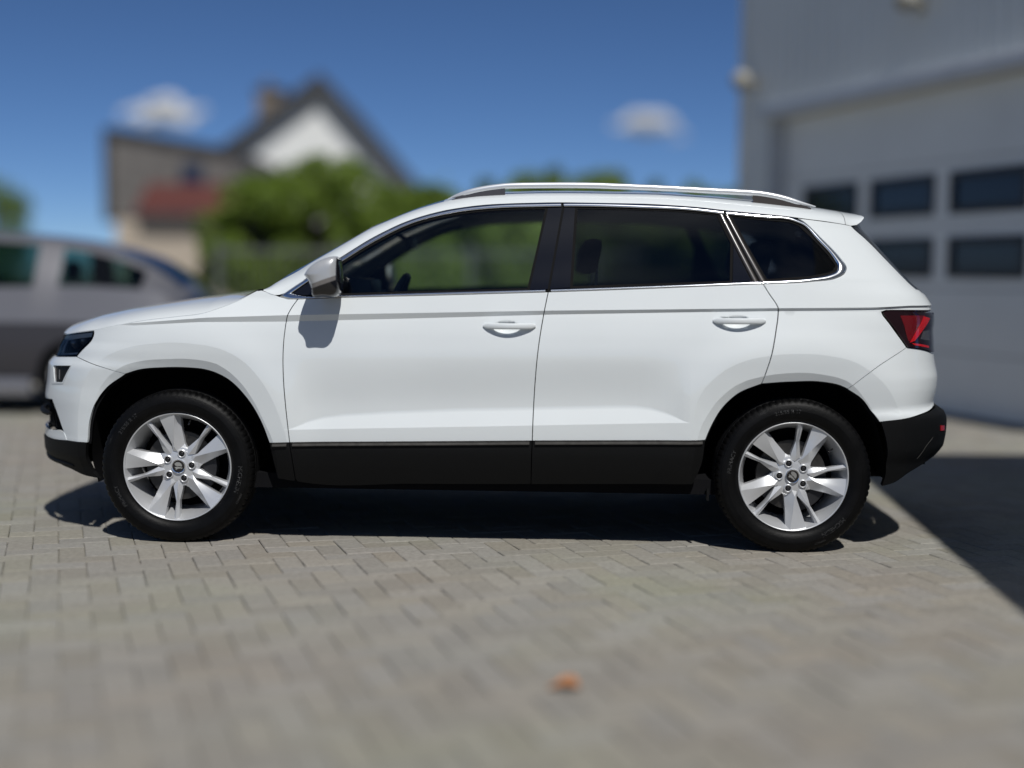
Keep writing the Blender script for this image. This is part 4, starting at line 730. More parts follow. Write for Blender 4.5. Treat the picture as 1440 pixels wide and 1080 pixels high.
# top ledge of the cladding with the sunlit tone painted into its colour
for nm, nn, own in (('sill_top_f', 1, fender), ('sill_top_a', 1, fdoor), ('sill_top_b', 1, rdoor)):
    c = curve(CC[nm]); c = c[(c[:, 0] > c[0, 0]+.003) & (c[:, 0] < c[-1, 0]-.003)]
    ribbon('cladding_ledge', c+[0, -.0005], c+[0, -.0165], M['plastic_lit'], own, off=.002, shape=[(0, -.006), (0, 0), (.35, .006), (.72, .0125), (.86, .0125), (1, .006), (1, -.006)])
# lip, intake, grille and fog lamps of the front bumper
lip = panel('bumper_lip', loop('lip_top', [(-1.90, .455), (S_NOSE, .455), (S_NOSE, .415), (-1.92, .418)], '-fb_black_top'), WP, suv, feats=False, gap=.001, off=.002); lip.parent = fbump
intake = panel('air_intake', loop([(S_NOSE, .45), (-1.80, .45)], [CC['lip_top'][1]], 'intake_edge', [(-1.93, .578), (S_NOSE, .57)]), M['liner'], suv, off=-.035, gap=-.006, flange=0, feats=False); intake.parent = fbump
gri = panel('grille', loop([(S_NOSE, .66), (-2.0, .668), (-1.99, .762), (-2.0, .86), (S_NOSE, .86)]), M['gloss_black'], suv, off=-.012, gap=0, feats=False)
mb = MB()
for i in range(9):
    s = -2.015-.019*i; p = to_local(np.array([s, s]), np.array([.67, .85]), .002); mb.tube([p[0], p[1]], .004, 6)
g2 = mb.build('grille_bars', M['chrome'], gri)
fin = MB(); qq = np.linspace(-1.765, S_NOSE, 14); pa = to_local(qq, np.full(14, .523), .012); fin.tube(pa.tolist(), [.007]+[.014]*13, 8); fo_ = fin.build('intake_bar', PL, fbump)
fin = MB()
for i in range(7):
    s = -1.79-.03*i; p = to_local(np.array([s, s+.02]), np.array([.56, .46]), -.022); fin.tube([p[0], p[1]], .005, 5)
fin.build('intake_mesh', PL, fbump)
spl = MB(); qq = np.linspace(-1.66, S_NOSE, 16); pa = to_local(qq, np.linspace(.300, .335, 16), .004); spl.tube(pa.tolist(), [.006]+[.013]*15, 8); spl.build('splitter', PL, fbump)
# fog lamp: white frame recess with dark lens
fog = empty('fog_lamp'); fog.parent = suv
ribf = np.array(CC['fog_out']); ribi = np.array(CC['fog_in'])
ff = panel('fog_lamp_surround', loop(CC['fog_out']), WP, suv, off=.002, gap=0, flange=.006, feats=False, holes=[loop(CC['fog_in'])], step=.012); ff.parent = fog
fl = panel('fog_lamp_lens', loop(CC['fog_in']), M['bowl'], suv, off=-.008, gap=-.002, flange=0, feats=False, step=.012); fl.parent = fog
for (a0, z0), (a1, z1), r in (((-1.760, .728), (-1.745, .672), .0045), ((-1.725, .722), (-1.722, .680), .003)):
    p = to_local(np.array([a0, a1]), np.array([z0, z1]), .0); MB().tube([p[0], p[1]], r*.7, 6).build('light_guide', M['indicator'], fog)
# headlamp
hl = empty('headlight'); hl.parent = suv
L_hl = loop('hl_top', 'hl_back', 'hl_bot', [(-1.985, .772), (-1.985, .862)])
hb = panel('headlight_bowl', L_hl, M['bowl'], suv, off=-.05, gap=.004, flange=0, feats=False, step=.015); hb.parent = hl
rim_ = panel('headlight_rim', L_hl, M['gloss_black'], suv, off=-.002, gap=.003, flange=.05, feats=False, step=.012, holes=[inset(L_hl, .010)]); rim_.parent = hl
hl_lens = panel('headlight_lens', L_hl, M['lens_clear'], suv, off=.0, gap=.004, flange=0, feats=False, step=.015); hl_lens.parent = hl
for nm, offv in (('drl_low', -.012), ('drl_side', -.012)):
    d_ = panel('light_strip', loop(CC[nm]), M['lamp_white'], suv, off=offv, gap=0, flange=.004, feats=False, step=.01); d_.parent = hl
for s_, z_, r_ in ((-1.735, .838, .027), (-1.675, .852, .022)):
    c_ = to_local(np.array([s_]), np.array([z_]), -.035)[0]; mb = MB()
    mb.add([(c_[0]+r_*math.cos(a)*math.sin(b), c_[1]-r_*.7*math.cos(b), c_[2]+r_*math.sin(a)*math.sin(b)) for b in np.linspace(0.05, 1.5, 6) for a in np.linspace(0, 2*math.pi, 17)[:-1]],
           [(i*16+k, i*16+(k+1) % 16, (i+1)*16+(k+1) % 16, (i+1)*16+k) for i in range(5) for k in range(16)])
    mb.build('projector', M['indicator'], hl)
# tail lamp
tl = empty('tail_light'); tl.parent = suv
L_tl = loop('-lamp_top', 'lamp_front', 'lamp_diag', 'lamp_bottom', [(2.0, .835), (2.01, 1.02)])
b_ = panel('lamp_body', L_tl, M['lens_dark'], suv, off=.006, gap=.003, flange=.02, feats=False, step=.014); b_.parent = tl
for nm, mm, ov in (('lens_red', 'lens_red', .0075), ('bar_a', 'lens_bright', .0092), ('bar_b', 'lens_bright', .0092), ('lens_clear', 'lens_smoke', .0084)):
    q = panel({'lens_red': 'red_lens', 'bar_a': 'light_bar', 'bar_b': 'light_bar', 'lens_clear': 'clear_lens'}[nm], loop(CC[nm]), M[mm], suv, off=ov, gap=0, flange=.004, feats=False, step=.012); q.parent = tl
q = panel('rear_reflector', loop(CC['red_reflector']), M['lens_bright'], suv, off=.009, gap=0, flange=.006, feats=False, step=.01); q.parent = rbump
c = curve(CC['seam_low_rear']); q = to_local(c[:, 0], c[:, 1], .006); MB().tube(q.tolist(), .0012, 6).build('diffuser_edge', M['plastic_lit'], rbump)

# ---- window frames, glass, bright trim
top_o = curve(CC['chrome_top_out']); top_i = curve(CC['chrome_top_in']); bel_i = curve(CC['chrome_belt_in'])
bel_o = np.concatenate([curve(CC['belt_a']), curve(CC['belt_b'])[1:], curve(CC['belt_c'])[1:]])
ring_o = curve(CC['quarter_ring']); ring_i = curve(CC['ring_in'])
G_f = loop('glass_front', 'glass_front_rear', 'glass_front_bot'); G_r = loop([*CC['glass_rear'][:1]], curve(CC['glass_rear'][:4])[1:], CC['glass_rear'][4:])
G_q = loop(curve(CC['glass_quarter'][:3]), curve(CC['glass_quarter'][3:9]), CC['glass_quarter'][9:])
L_frame = loop(top_o, ring_o[::-1], bel_o[::-1])
frame = panel('window_frame', L_frame, M['rubber_seal'], suv, off=-.006, gap=.002, flange=.02, feats=False, holes=[inset(G_f, .006), inset(G_r, .006), inset(G_q, .006)], step=.03)
def pane(L, m, own):
    q = panel('window_pane', L, m, suv, off=-.0085, gap=.001, flange=0, feats=False, step=.03); q.parent = own; return q
pane(G_f, M['glass_front'], fdoor); pane(G_r, M['glass_dark'], rdoor); pane(G_q, M['glass_dark'], quarter)
for nm, own in (('sail', fdoor), ('bp_front', fdoor), ('bp_rear', rdoor), ('tri', rdoor)):
    q = panel({'sail': 'mirror_base_plate', 'bp_front': 'pillar_cover', 'bp_rear': 'pillar_cover', 'tri': 'corner_cover'}[nm], loop(CC[nm]), M['gloss_black'], suv, off=-.001, gap=.0012, flange=.008, feats=False, step=.03); q.parent = own
SP1, SP2 = .323, 1.017     # joints of the bright trim
def cut(c, a, b): return c[(c[:, 0] > a) & (c[:, 0] < b)]
ribbon('window_trim', cut(top_o, -9, SP1-.002), cut(top_i, -9, SP1-.002), M['chrome'], fdoor)
ribbon('window_trim', cut(top_o, SP1+.002, SP2-.002), cut(top_i, SP1+.002, SP2-.002), M['chrome'], rdoor)
ribbon('window_trim', np.r_[cut(top_o, SP2+.003, 1.285), ring_o[::-1][3:]], np.r_[cut(top_i, SP2+.003, 1.29), ring_i[::-1][2:]], M['chrome'], quarter)
g1, g2 = CC['gap_doors'][0][0], CC['gap_rear'][0][0]
ribbon('belt_trim', cut(bel_o, -9, g1-.002), cut(bel_i, -9, g1-.002), M['chrome'], fdoor)
ribbon('belt_trim', cut(bel_o, g1+.002, g2), cut(bel_i, g1+.002, g2), M['chrome'], rdoor)
for nm, own in (('trim_a', rdoor), ('trim_b', quarter)):
    a = np.array(CC[nm]); ribbon('pillar_trim', curve([a[0], a[3]]), curve([a[1], a[2]]), M['brown_trim'], own, h=.005, off=-.003)

# ---- door handles
def handle(hx, hz, own):
    v = []; f = []; n = 26; k = 14
    PA_ = to_local(np.array([hx-.098]), np.array([hz+.004]), 0.)[0]; PB_ = to_local(np.array([hx+.124]), np.array([hz+.002]), 0.)[0]
    for i in range(n):
        t = i/(n-1); x = hx-.098+.222*t; e = min(t, 1-t)*2
        rise = .037*math.sin(math.pi*(.02+.96*t))**.85; hh = .0128*(.40+.60*sstep(-.02, .15, e)); th = .0085
        zc = hz+.008+.002*t
        p = PA_+(PB_-PA_)*t
        for j in range(k):
            a = 2*math.pi*j/k; ca, sa = math.cos(a), math.sin(a)
            ca = math.copysign(abs(ca)**.7, ca); sa = math.copysign(abs(sa)**.7, sa)
            v.append((x, p[1]-rise+.006+ca*th*1.1, zc+sa*hh))
    for i in range(n-1):
        for j in range(k): f.append((i*k+j, i*k+(j+1) % k, (i+1)*k+(j+1) % k, (i+1)*k+j))
    f += [tuple(range(k)), tuple(reversed(range((n-1)*k, n*k)))]
    mb = MB(); mb.add(v, f); o = mb.build('door_handle', WP, own, sharp=40)
    c = to_local(np.array([hx+.078]), np.array([hz+.008]), .037)[0]
    return o
for (hx, hz), own in zip(CAR['T']['cups'], (fdoor, rdoor)): handle(hx, hz, own)

# ---- bonnet and roof as cross sections over the length
def bez(p0, p1, p2, p3, t): return (1-t)**3*p0+3*t*(1-t)**2*p1+3*t*t*(1-t)*p2+t**3*p3
def hood_sec(o, z, zc, t):
    h = .10; k = min(1, o/.5)
    return bez(o, o-.8*h*k, .6*o, 0., t), bez(z, z+min(.6*h, .8*(zc-z))*k, zc, zc, t)
def roof_sec(o, z, zc, t):
    dz = zc-z; return bez(o, o-.4*dz, .7*o, 0., t), bez(z, z+.8*dz, zc, zc, t)
def loft(name, st, sec, m, parent, ts, off=0., flange=0.):
    """st: stations (x, out, z, zc); ts: section parameters from the side (0) to the centre line (1), mirrored across"""
    T = np.array(list(ts)+([2-t for t in ts[::-1][1:]] if ts[-1] == 1 else []))
    v = []
    for x, o, z, zc in st:
        for t in T:
            y, h = sec(o, z, zc, t if t <= 1 else 2-t); v.append((x, -y if t <= 1 else y, h+off))
    k = len(T); f = [(i*k+j, (i+1)*k+j, (i+1)*k+j+1, i*k+j+1) for i in range(len(st)-1) for j in range(k-1)]
    v = list(v)
    if flange:
        ed = [(0, j, 0, j+1) for j in range(k-1)]
        rim = [j for j in range(k)]+[i*k+k-1 for i in range(1, len(st))]+[(len(st)-1)*k+j for j in range(k-2, -1, -1)]+[i*k for i in range(len(st)-2, 0, -1)]
        b = len(v); v += [(v[i][0], v[i][1]*.995, v[i][2]-flange) for i in rim]; n = len(rim)
        f += [(rim[i], rim[(i+1) % n], b+(i+1) % n, b+i) for i in range(n)]
    o = mk(name, v, f, m, parent)
    bm = bmesh.new(); bm.from_mesh(o.data); bmesh.ops.recalc_face_normals(bm, faces=bm.faces); bm.to_mesh(o.data); bm.free()
    o.data.polygons.foreach_set('use_smooth', [True]*len(o.data.polygons)); o.data.set_sharp_from_angle(angle=math.radians(40))
    return o
def stations(A, Z, n, x0, x1):
    A = np.array(A); o = np.argsort(A[:, 0]); A = A[o]; Z = np.array(Z)[o]; k = np.r_[True, np.diff(A[:, 0]) > 1e-4]; A = A[k]; Z = Z[k]
    xs = np.linspace(x0, x1, n)
    return np.c_[xs, pchip(A[:, 0], A[:, 1], xs), pchip(A[:, 0], A[:, 2], xs), pchip(A[:, 0], Z, xs)]
TT = np.r_[np.linspace(0, .3, 12), np.linspace(.33, 1, 16)]
hs = stations(CAR['hoodA'], CAR['hoodZ'], 90, -2.003, -.98)
hs[:, 1] -= .002; hs[:, 2] += .001
bonnet = loft('bonnet', hs, hood_sec, WP, suv, TT, flange=.03)
X_END = 1.548; XH = -.20
ra = CAR['roofA']; rz = CAR['roofZ']
rs_all = stations(ra, rz, 140, -.955, X_END); rs_all[:, 2] += .0015
TP = np.linspace(0, .33, 14)
front = rs_all[rs_all[:, 0] <= XH+.01]; back = rs_all[rs_all[:, 0] >= XH-.01]
back = rs_all[np.searchsorted(rs_all[:, 0], front[-1, 0]):]
roof = loft('roof', back, roof_sec, WP, suv, TT, flange=0)
pl_ = loft('windscreen_pillar', front, roof_sec, WP, suv, TP, flange=0)
mirror_pl = True
scr = loft('windscreen', np.array([(a, b, c, d) for a, b, c, d in front]), roof_sec, M['glass_screen'], suv, np.linspace(.335, 1, 20), off=-.002)
sp = [(1.550, *rs_all[-1, 1:]), (1.575, .651, 1.3985, 1.479), (1.605, .632, 1.403, 1.474), (1.628, .617, 1.418, 1.4675), (1.640, .607, 1.4325, 1.458), (1.643, .600, 1.437, 1.448)]
spoiler = loft('roof_spoiler', np.array(sp), roof_sec, WP, suv, TT, flange=0)
mb = MB(); n = len(sp)
mb.add([(x, -o, z) for x, o, z, c in sp]+[(x, o, z) for x, o, z, c in sp], [(i, i+1, n+i+1, n+i) for i in range(n-1)]+[(0, n, n-1+n, n-1)][:0]); mb.build('spoiler_underside', WP, spoiler)
# roof lining and cabin roof
lin_st = back.copy(); lin_st[:, 1] -= .03
loft('headlining', lin_st, roof_sec, M['cabin_grey'], suv, TT, off=-.035)
in_st = front.copy(); in_st[:, 1] -= .012
ip = loft('inner_pillar', in_st, roof_sec, M['cabin_grey'], suv, np.linspace(0, .36, 10), off=-.016)

# ---- roof rails
rp = np.array(CAR['PL']['rail_top']); d = np.r_[0, np.cumsum(np.hypot(*np.diff(rp, axis=0).T))]; t = np.linspace(0, d[-1], 80)
rx, rzz = pchip(d, rp[:, 0], t), pchip(d, rp[:, 1], t)
def roof_z(x, y):
    q = stations(ra, rz, 2, x, x)[0]; tt = np.linspace(0, 1, 60); yy, zz_ = roof_sec(q[1], q[2], q[3], tt); return float(np.interp(-y, -yy, zz_))
rail = MB(); v = []; k = 16
for x, z, s in zip(rx, rzz, t/d[-1]):
    e = min(s, 1-s); w = .016*sstep(-.02, .07, e)+.002; h = .0115*sstep(-.01, .06, e)+.0015
    for j in range(k):
        a = 2*math.pi*j/k; ca, sa = math.cos(a), math.sin(a); v.append((x, -.62+math.copysign(abs(ca)**.75, ca)*w, z-h+math.copysign(abs(sa)**.75, sa)*h))
rail.add(v, [(i*k+j, i*k+(j+1) % k, (i+1)*k+(j+1) % k, (i+1)*k+j) for i in range(79) for j in range(k)]+[tuple(range(k)), tuple(range(79*k, 80*k))])
rail_o = rail.build('roof_rail', M['rail'], suv, sharp=60)
for xa_, xb_, rev in ((-.165, .07, 0), (1.152, 1.405, 1)):
    mb = MB(); xs = np.linspace(xa_, xb_, 14); v = []
    for x in xs:
        zt = float(np.interp(x, rx, rzz))-.016; zb = roof_z(x, .62)-.01; e = (x-xa_)/(xb_-xa_); e = 1-e if rev else e
        sh = 0 
        for y in (-.634, -.606): v += [(x, y, max(zb, zt)), (x, y, zb)]
    for i in range(13):
        b = i*4; mb.f += [(b, b+1, b+5, b+4), (b+2, b+6, b+7, b+3), (b, b+4, b+6, b+2)]
    mb.v = v; mb.f += [(0, 2, 3, 1), (52, 53, 55, 54)]; mb.build('rail_foot', M['brown_trim'], rail_o, sharp=30)

# ---- wing mirror
mo = curve(CAR['PL']['mirror']+[CAR['PL']['mirror'][0]], .009)[:-1]; mc = np.array([-.655, 1.150]); km = len(mo)
rings = [(.905, .72, .012), (.925, .90, .004), (.95, .97, 0), (.985, 1.0, 0), (1.03, 1.0, 0), (1.058, .96, .002), (1.074, .87, .004), (1.084, .72, .006), (1.090, .48, .008), (1.092, .2, .01)]
v = []; f = []
for o_, s_, dz_ in rings:
    for p in mo:
        q = mc+(p-mc)*s_; v.append((q[0], -o_, q[1]+dz_))
for i in range(len(rings)-1):
    for j in range(km): f.append((i*km+j, i*km+(j+1) % km, (i+1)*km+(j+1) % km, (i+1)*km+j))
f.append(tuple(range(km))); f.append(tuple(reversed(range((len(rings)-1)*km, len(rings)*km))))
wm_ = empty('wing_mirror'); wm_.parent = suv
bmm = bmesh.new(); vs_ = [bmm.verts.new(p) for p in v]
for q in f: bmm.faces.new([vs_[i] for i in q])
def zl(x): return 1.1145+(x+.725)*.36
nrm_ = Vector((-.36, 0, 1)).normalized()
for dz_ in (0, -.019): bmesh.ops.bisect_plane(bmm, geom=bmm.verts[:]+bmm.edges[:]+bmm.faces[:], plane_co=(-.725, 0, 1.1145+dz_), plane_no=nrm_, dist=1e-5)
bmesh.ops.bisect_plane(bmm, geom=bmm.verts[:]+bmm.edges[:]+bmm.faces[:], plane_co=(-.606, 0, 0), plane_no=(1, 0, 0), dist=1e-5)
bmm.verts.index_update(); v = [tuple(p.co) for p in bmm.verts]; f = [tuple(p.index for p in q.verts) for q in bmm.faces]; bmm.free()
va = np.array(v); sel = {'cap': [], 'ind': [], 'low': [], 'rim': []}
for q in f:
    c = va[list(q)].mean(0); l = zl(c[0])
    sel['rim' if c[0] > -.606 else 'cap' if c[2] > l else 'ind' if c[2] > l-.019 else 'low'].append(q)
for k_, nm, m_ in (('cap', 'mirror_cap', 'mirror_silver'), ('ind', 'indicator', 'indicator'), ('low', 'mirror_housing', 'gloss_black'), ('rim', 'mirror_rim', 'gloss_black')):
    o = MB().add(v, sel[k_]).build(nm, M[m_], wm_, sharp=50)
    bm = bmesh.new(); bm.from_mesh(o.data); bmesh.ops.delete(bm, geom=[x for x in bm.verts if not x.link_faces], context='VERTS'); bm.to_mesh(o.data); bm.free()
mb = MB(); mb.tube([(-.70, -.84, 1.085), (-.685, -.90, 1.088), (-.675, -.96, 1.095)], [.022, .022, .03], 10); mb.build('mirror_arm', M['gloss_black'], wm_)
mg = MB(); q = mc+(mo-mc)*.86; mg.add([(-.5985, -.995+(p[0]-mc[0])*.85, p[1]) for p in q], [tuple(range(km))]); mg.build('mirror_glass', M['mirror_glass'], wm_)

# ---- black liners behind the panel gaps, wheel arches, floor
def joined(name, objs, m):
    mb = MB()
    for o in objs:
        mb.add([tuple(x.co) for x in o.data.vertices], [tuple(p.vertices) for p in o.data.polygons]); me = o.data; bpy.data.objects.remove(o); bpy.data.meshes.remove(me)
    return mk(name, mb.v, mb.f, m, suv)
ls = [panel('tmp', L, M['liner'], suv, off=-.014, gap=-.006, flange=0, feats=False, step=.05) for L in (L_fender, L_fdoor, L_rdoor, L_quarter, L_fbump, L_rbump, L_tailgate)]
body_liner = joined('body_shell', ls, M['liner'])
def arch_liner(xw):
    mb = MB(); n = 30; v = []
    i_ = 0 if xw < 0 else 1; xw_, zw_, th, ro, ri = CAR['T']['arch'][i_]
    for a in np.linspace(-.06, math.pi+(.27 if xw < 0 else .06), n):
        R = float(np.interp(a, th, ri))-.012
        lx, lz = xw+R*math.cos(a), .34+R*math.sin(a); mo_ = float(SF.P(np.array([s_from_x(lx, lz)]), np.array([lz]))[1][0])-.014
        for o_ in (.50, .68, min(mo_, .885)): v.append((lx, -o_, lz))
        v.append((xw+.05*math.cos(a), -.50, .34+.05*math.sin(a)))
    for i in range(n-1):
        b = i*4; mb.f += [(b, b+1, b+5, b+4), (b+1, b+2, b+6, b+5), (b+3, b, b+4, b+7)]
    mb.v = v; return mb.build('wheel_arch_liner', M['liner'], suv)
al = [arch_liner(-1.319), arch_liner(1.319)]
ub = MB(); ub.box(-1.0, 1.0, -.82, .82, .235, .30); ub.box(-1.80, -.97, -.50, .50, .25, .84); ub.box(.97, 1.84, -.50, .50, .28, .95); ub.box(-1.9, -1.79, -.60, .60, .30, .70); ub.box(1.82, 1.93, -.66, .66, .36, .80)
ub.build('underbody', M['liner'], suv, smooth=False)
# small mud flap stub ahead of the rear wheel
mb = MB(); mb.box(.955, .965, -.86, -.83, .215, .265); mb.build('jacking_lug', PL, suv, smooth=False)

# ---- cabin
mb = MB(); mb.box(-1.02, -.60, -.74, .74, .80, 1.075); da = mb.build('dashboard', M['cabin_black'], suv, bevel=.04)
mb = MB(); mb.box(-.66, -.52, -.56, -.20, 1.03, 1.145); mb.build('instrument_hood', M['cabin_black'], da, bevel=.035)
mb = MB(); mb.box(-.60, -.57, -.13, .15, 1.00, 1.13); mb.build('centre_screen', M['gloss_black'], da, bevel=.008)
sw = MB(); R_ = .185; tl_ = math.radians(24); pts = []
for i in range(33):
    a = 2*math.pi*i/32; y, zq = R_*math.cos(a), R_*math.sin(a); pts.append((-.46+zq*math.sin(tl_), -.38+y, .985+zq*math.cos(tl_)))
sw.tube(pts, .017, 8, cap=False); sw.tube([(-.47, -.38, .985), (-.62, -.38, .93)], .035, 8); sw.tube([(-.46, -.55, .985), (-.46, -.21, .985)], .02, 6); sw.build('steering_wheel', M['cabin_black'], suv)
mb = MB(); mb.box(-.415, -.385, -.13, .13, 1.29, 1.345); rv = mb.build('rear_view_mirror', M['cabin_black'], suv, bevel=.012); MB().tube([(-.42, 0, 1.33), (-.50, 0, 1.37)], .012, 6).build('mirror_stalk', M['cabin_black'], rv)
def seat(x, y, w, rear=False):
    s = empty('seat'); s.parent = suv; s.location = (x, y, 0)
    mb = MB(); mb.box(-.24, .28, -w/2, w/2, .50, .66); mb.build('seat_cushion', M['cabin_dark'], s, bevel=.05)
    T = lambda a, b, c: (a+.30*(c-.62)/.55*.8+.20, b, c)
    mb = MB(); mb.box(-.06, .07, -w/2, w/2, .60, 1.12, T); mb.build('backrest', M['cabin_dark'], s, bevel=.05)
    ys = (0,) if not rear else (-w/2+.28, w/2-.28)
    for q in ys:
        mb = MB(); mb.box(.035, .125, q-.12, q+.12, 1.175, 1.335, lambda a, b, c: (a+.30*(c-.62)/.55*.35+.27, b, c)); mb.build('headrest', M['cabin_dark'], s, bevel=.04)
        for e in (-.05, .05): mb = MB(); mb.tube([(.50, q+e, 1.05), (.505, q+e, 1.22)], .006, 6); mb.build('headrest_post', M['rail'], s)
    return s
seat(-.02, -.38, .50); seat(-.02, .38, .50); seat(.75, 0, 1.28, True)

# ---- wheels
def ang(a, r, w): a = math.radians(a); return (r*math.sin(a), -w, r*math.cos(a))
def make_wheel():
    root = empty('wheel'); root.parent = suv
    prof = [(.228, .066), (.2325, .080), (.2385, .0925), (.250, .1020), (.266, .1075), (.283, .1085), (.2835, .1075), (.297, .1055), (.307, .1015), (.3072, .0985), (.316, .0935)]
    n = 288; v = []; f = []; tread = [(.3225, .088), (.3275, .080), (.3305, .070), (.3318, .052), (.3255, .050), (.3255, .044), (.3322, .042), (.3326, .018), (.326, .016), (.326, .010), (.3328, .008)]
    half = prof+tread; full = half+[(r, -w) for r, w in reversed(half)]; k = len(full); cuts = set(range(len(prof), len(prof)+4)) | set(range(k-len(prof)-4, k-len(prof)))
    for i in range(n):
        a = 2*math.pi*i/n; sipe = i % 4 == 0
        for q, (r, w) in enumerate(full):
            if q in cuts and sipe: r -= .0045
            z = r*math.cos(a)
            if z < -.326: z = -.326
            v.append((r*math.sin(a), -w, z))
    for i in range(n):
        j = (i+1) % n
        for q in range(k-1): f.append((i*k+q, i*k+q+1, j*k+q+1, j*k+q))
    MB().add(v, f).build('tyre', M['tyre'], root, sharp=28)
    rim = MB().lathe([(.2275, .070), (.2330, .0800), (.2347, .0860), (.2340, .0885), (.2318, .0900), (.2288, .0885), (.2262, .0810), (.2225, .0700), (.2150, .0500), (.2050, .0150), (.1950, -.04), (.1935, -.10), (.2225, -.105)], 96)
    rim.lathe([(.0, .0600), (.040, .0600), (.060, .0580), (.082, .0540), (.088, .0480), (.088, .01), (0, .01)], 60)
    def prism(poly, tris, depth):
        n_ = len(poly); b = [(x, y+depth, z) for x, y, z in poly]
        rim.add(list(poly)+b, tris+[tuple(n_+i for i in reversed(t)) for t in tris]+[(i, (i+1) % n_, n_+(i+1) % n_, n_+i) for i in range(n_)])
    for s in range(5):
        o = 72*s
        # broad blade: two facets meeting in a ridge
        P = [ang(o-21, .2270, .0765), ang(o-12, .2290, .0810), ang(o-3, .2280, .0850), ang(o+1.0, .2200, .0500), ang(o+3.5, .165, .0480), ang(o+13, .100, .0450), ang(o+24, .083, .0500), ang(o-4, .062, .0610), ang(o-22, .070, .0580), ang(o-16.5, .098, .0640)]
        Rg = [ang(o-6.0, .160, .0765), ang(o-12.5, .088, .0685)]
        P2 = P+Rg
        n_ = len(P); tris = [(0, 1, 9), (1, 10, 9), (1, 2, 10), (2, 3, 10), (3, 4, 10), (4, 5, 10), (5, 11, 10), (9, 10, 11), (9, 11, 8), (11, 7, 8), (5, 7, 11), (5, 6, 7)]
        b = [(x, y+.036, z) for x, y, z in P]
        rim.add(P2+b, [t for t in tris]+[(i, (i+1) % n_, n_+2+(i+1) % n_, n_+2+i) for i in range(n_)]+[tuple(n_+2+i for i in reversed(range(n_)))])
        # narrow spoke, with a bright ridge along its outer side
        Q = [ang(o-37.0, .2270, .0740), ang(o-34.0, .2290, .0830), ang(o-31.0, .2275, .0720), ang(o-30.8, .155, .0580), ang(o-20, .088, .0600), ang(o-33, .064, .0610), ang(o-47, .072, .0560), ang(o-46, .094, .0560), ang(o-36.9, .150, .0570)]
        n_ = len(Q); R2 = [ang(o-33.2, .152, .0750), ang(o-33, .092, .0665)]
        tris = [(0, 1, 8), (1, 9, 8), (1, 2, 9), (2, 3, 9), (3, 4, 9), (4, 10, 9), (8, 9, 10), (8, 10, 7), (7, 10, 6), (10, 5, 6), (4, 5, 10)]
        b = [(x, y+.034, z) for x, y, z in Q]
        rim.add(Q+R2+b, tris+[(i, (i+1) % n_, n_+2+(i+1) % n_, n_+2+i) for i in range(n_)]+[tuple(n_+2+i for i in reversed(range(n_)))])
    for s in range(5):
        c = ang(72*s+13, .056, 0); L = MB().lathe([(.0125, .040), (.0125, .0640), (.0150, .0662), (.0178, .0640), (.0200, .050)], 20)
        rim.add([(x+c[0], y, z+c[2]) for x, y, z in L.v], L.f)
    rm = rim.build('rim', M['alloy'], root, sharp=24)
    for s in range(5):
        c = ang(72*s+13, .056, 0); L = MB().lathe([(0, .0640), (.0065, .0640), (.0085, .0625), (.0090, .060)], 6); L2 = MB().lathe([(0, .0612), (.0128, .0612)], 16)
        b = MB(); b.add([(x+c[0], y, z+c[2]) for x, y, z in L.v], L.f); b.build('wheel_bolt', M['dark_metal'], root)
        b = MB(); b.add([(x+c[0], y, z+c[2]) for x, y, z in L2.v], L2.f); b.build('bolt_hole_shade', M['liner'], root)  # flat black disc painting in the shade of the bolt hole
    MB().lathe([(.0295, .055), (.0300, .0690), (.0285, .0705), (.0262, .0700), (.0258, .0680)], 40).build('hub_cap', M['chrome'], root)
    MB().lathe([(0, .0684), (.0258, .0684)], 40).build('badge_disc', M['gloss_black'], root)
    # winged arrow emblem: arrow to the right with a feathered wing and a dot
    def flat(poly, w): return [(x, -w, z) for x, z in poly], [tuple(range(len(poly)))]
    em = MB()
    wing = [(-.014, .004), (-.017, .012), (-.008, .018), (.004, .018), (.012, .012), (.016, .004), (.014, -.001), (.004, .002), (-.004, .001)]
    bod = [(-.017, -.004), (-.006, -.001), (.010, -.003), (.019, -.006), (.010, -.012), (.012, -.008), (-.002, -.010), (-.012, -.016), (-.012, -.009)]
    for pl in (wing, bod):
        a, b = flat(pl, .0690); em.add(a, b)
    em.build('emblem', M['chrome'], root, smooth=False)
    MB().lathe([(.150, .022), (.150, -.002), (.07, -.002), (.07, .022)], 60).lathe([(.07, .022), (.150, .022)], 60).build('brake_disc', M['steel'], root)
    cal = MB(); v = []
    for i, a in enumerate(np.linspace(55, 125, 9)):
        for r, w in ((.105, .034), (.158, .034), (.158, -.02), (.105, -.02)): v.append(ang(a, r, w))
    cal.add(v, [(i*4+j, i*4+(j+1) % 4, i*4+4+(j+1) % 4, i*4+4+j) for i in range(8) for j in range(4)]+[(0, 1, 2, 3), (35, 34, 33, 32)]); cal.build('brake_caliper', M['dark_metal'], root)
    MB().lathe([(.205, -.09), (.0, -.09)], 40).lathe([(.15, -.03), (.0, -.03)], 30).build('backing_plate', M['liner'], root)
    va_ = ang(14, .205, .055); vb_ = ang(14, .186, .066); MB().tube([va_, vb_], .0045, 8).build('valve', M['gloss_black'], root)
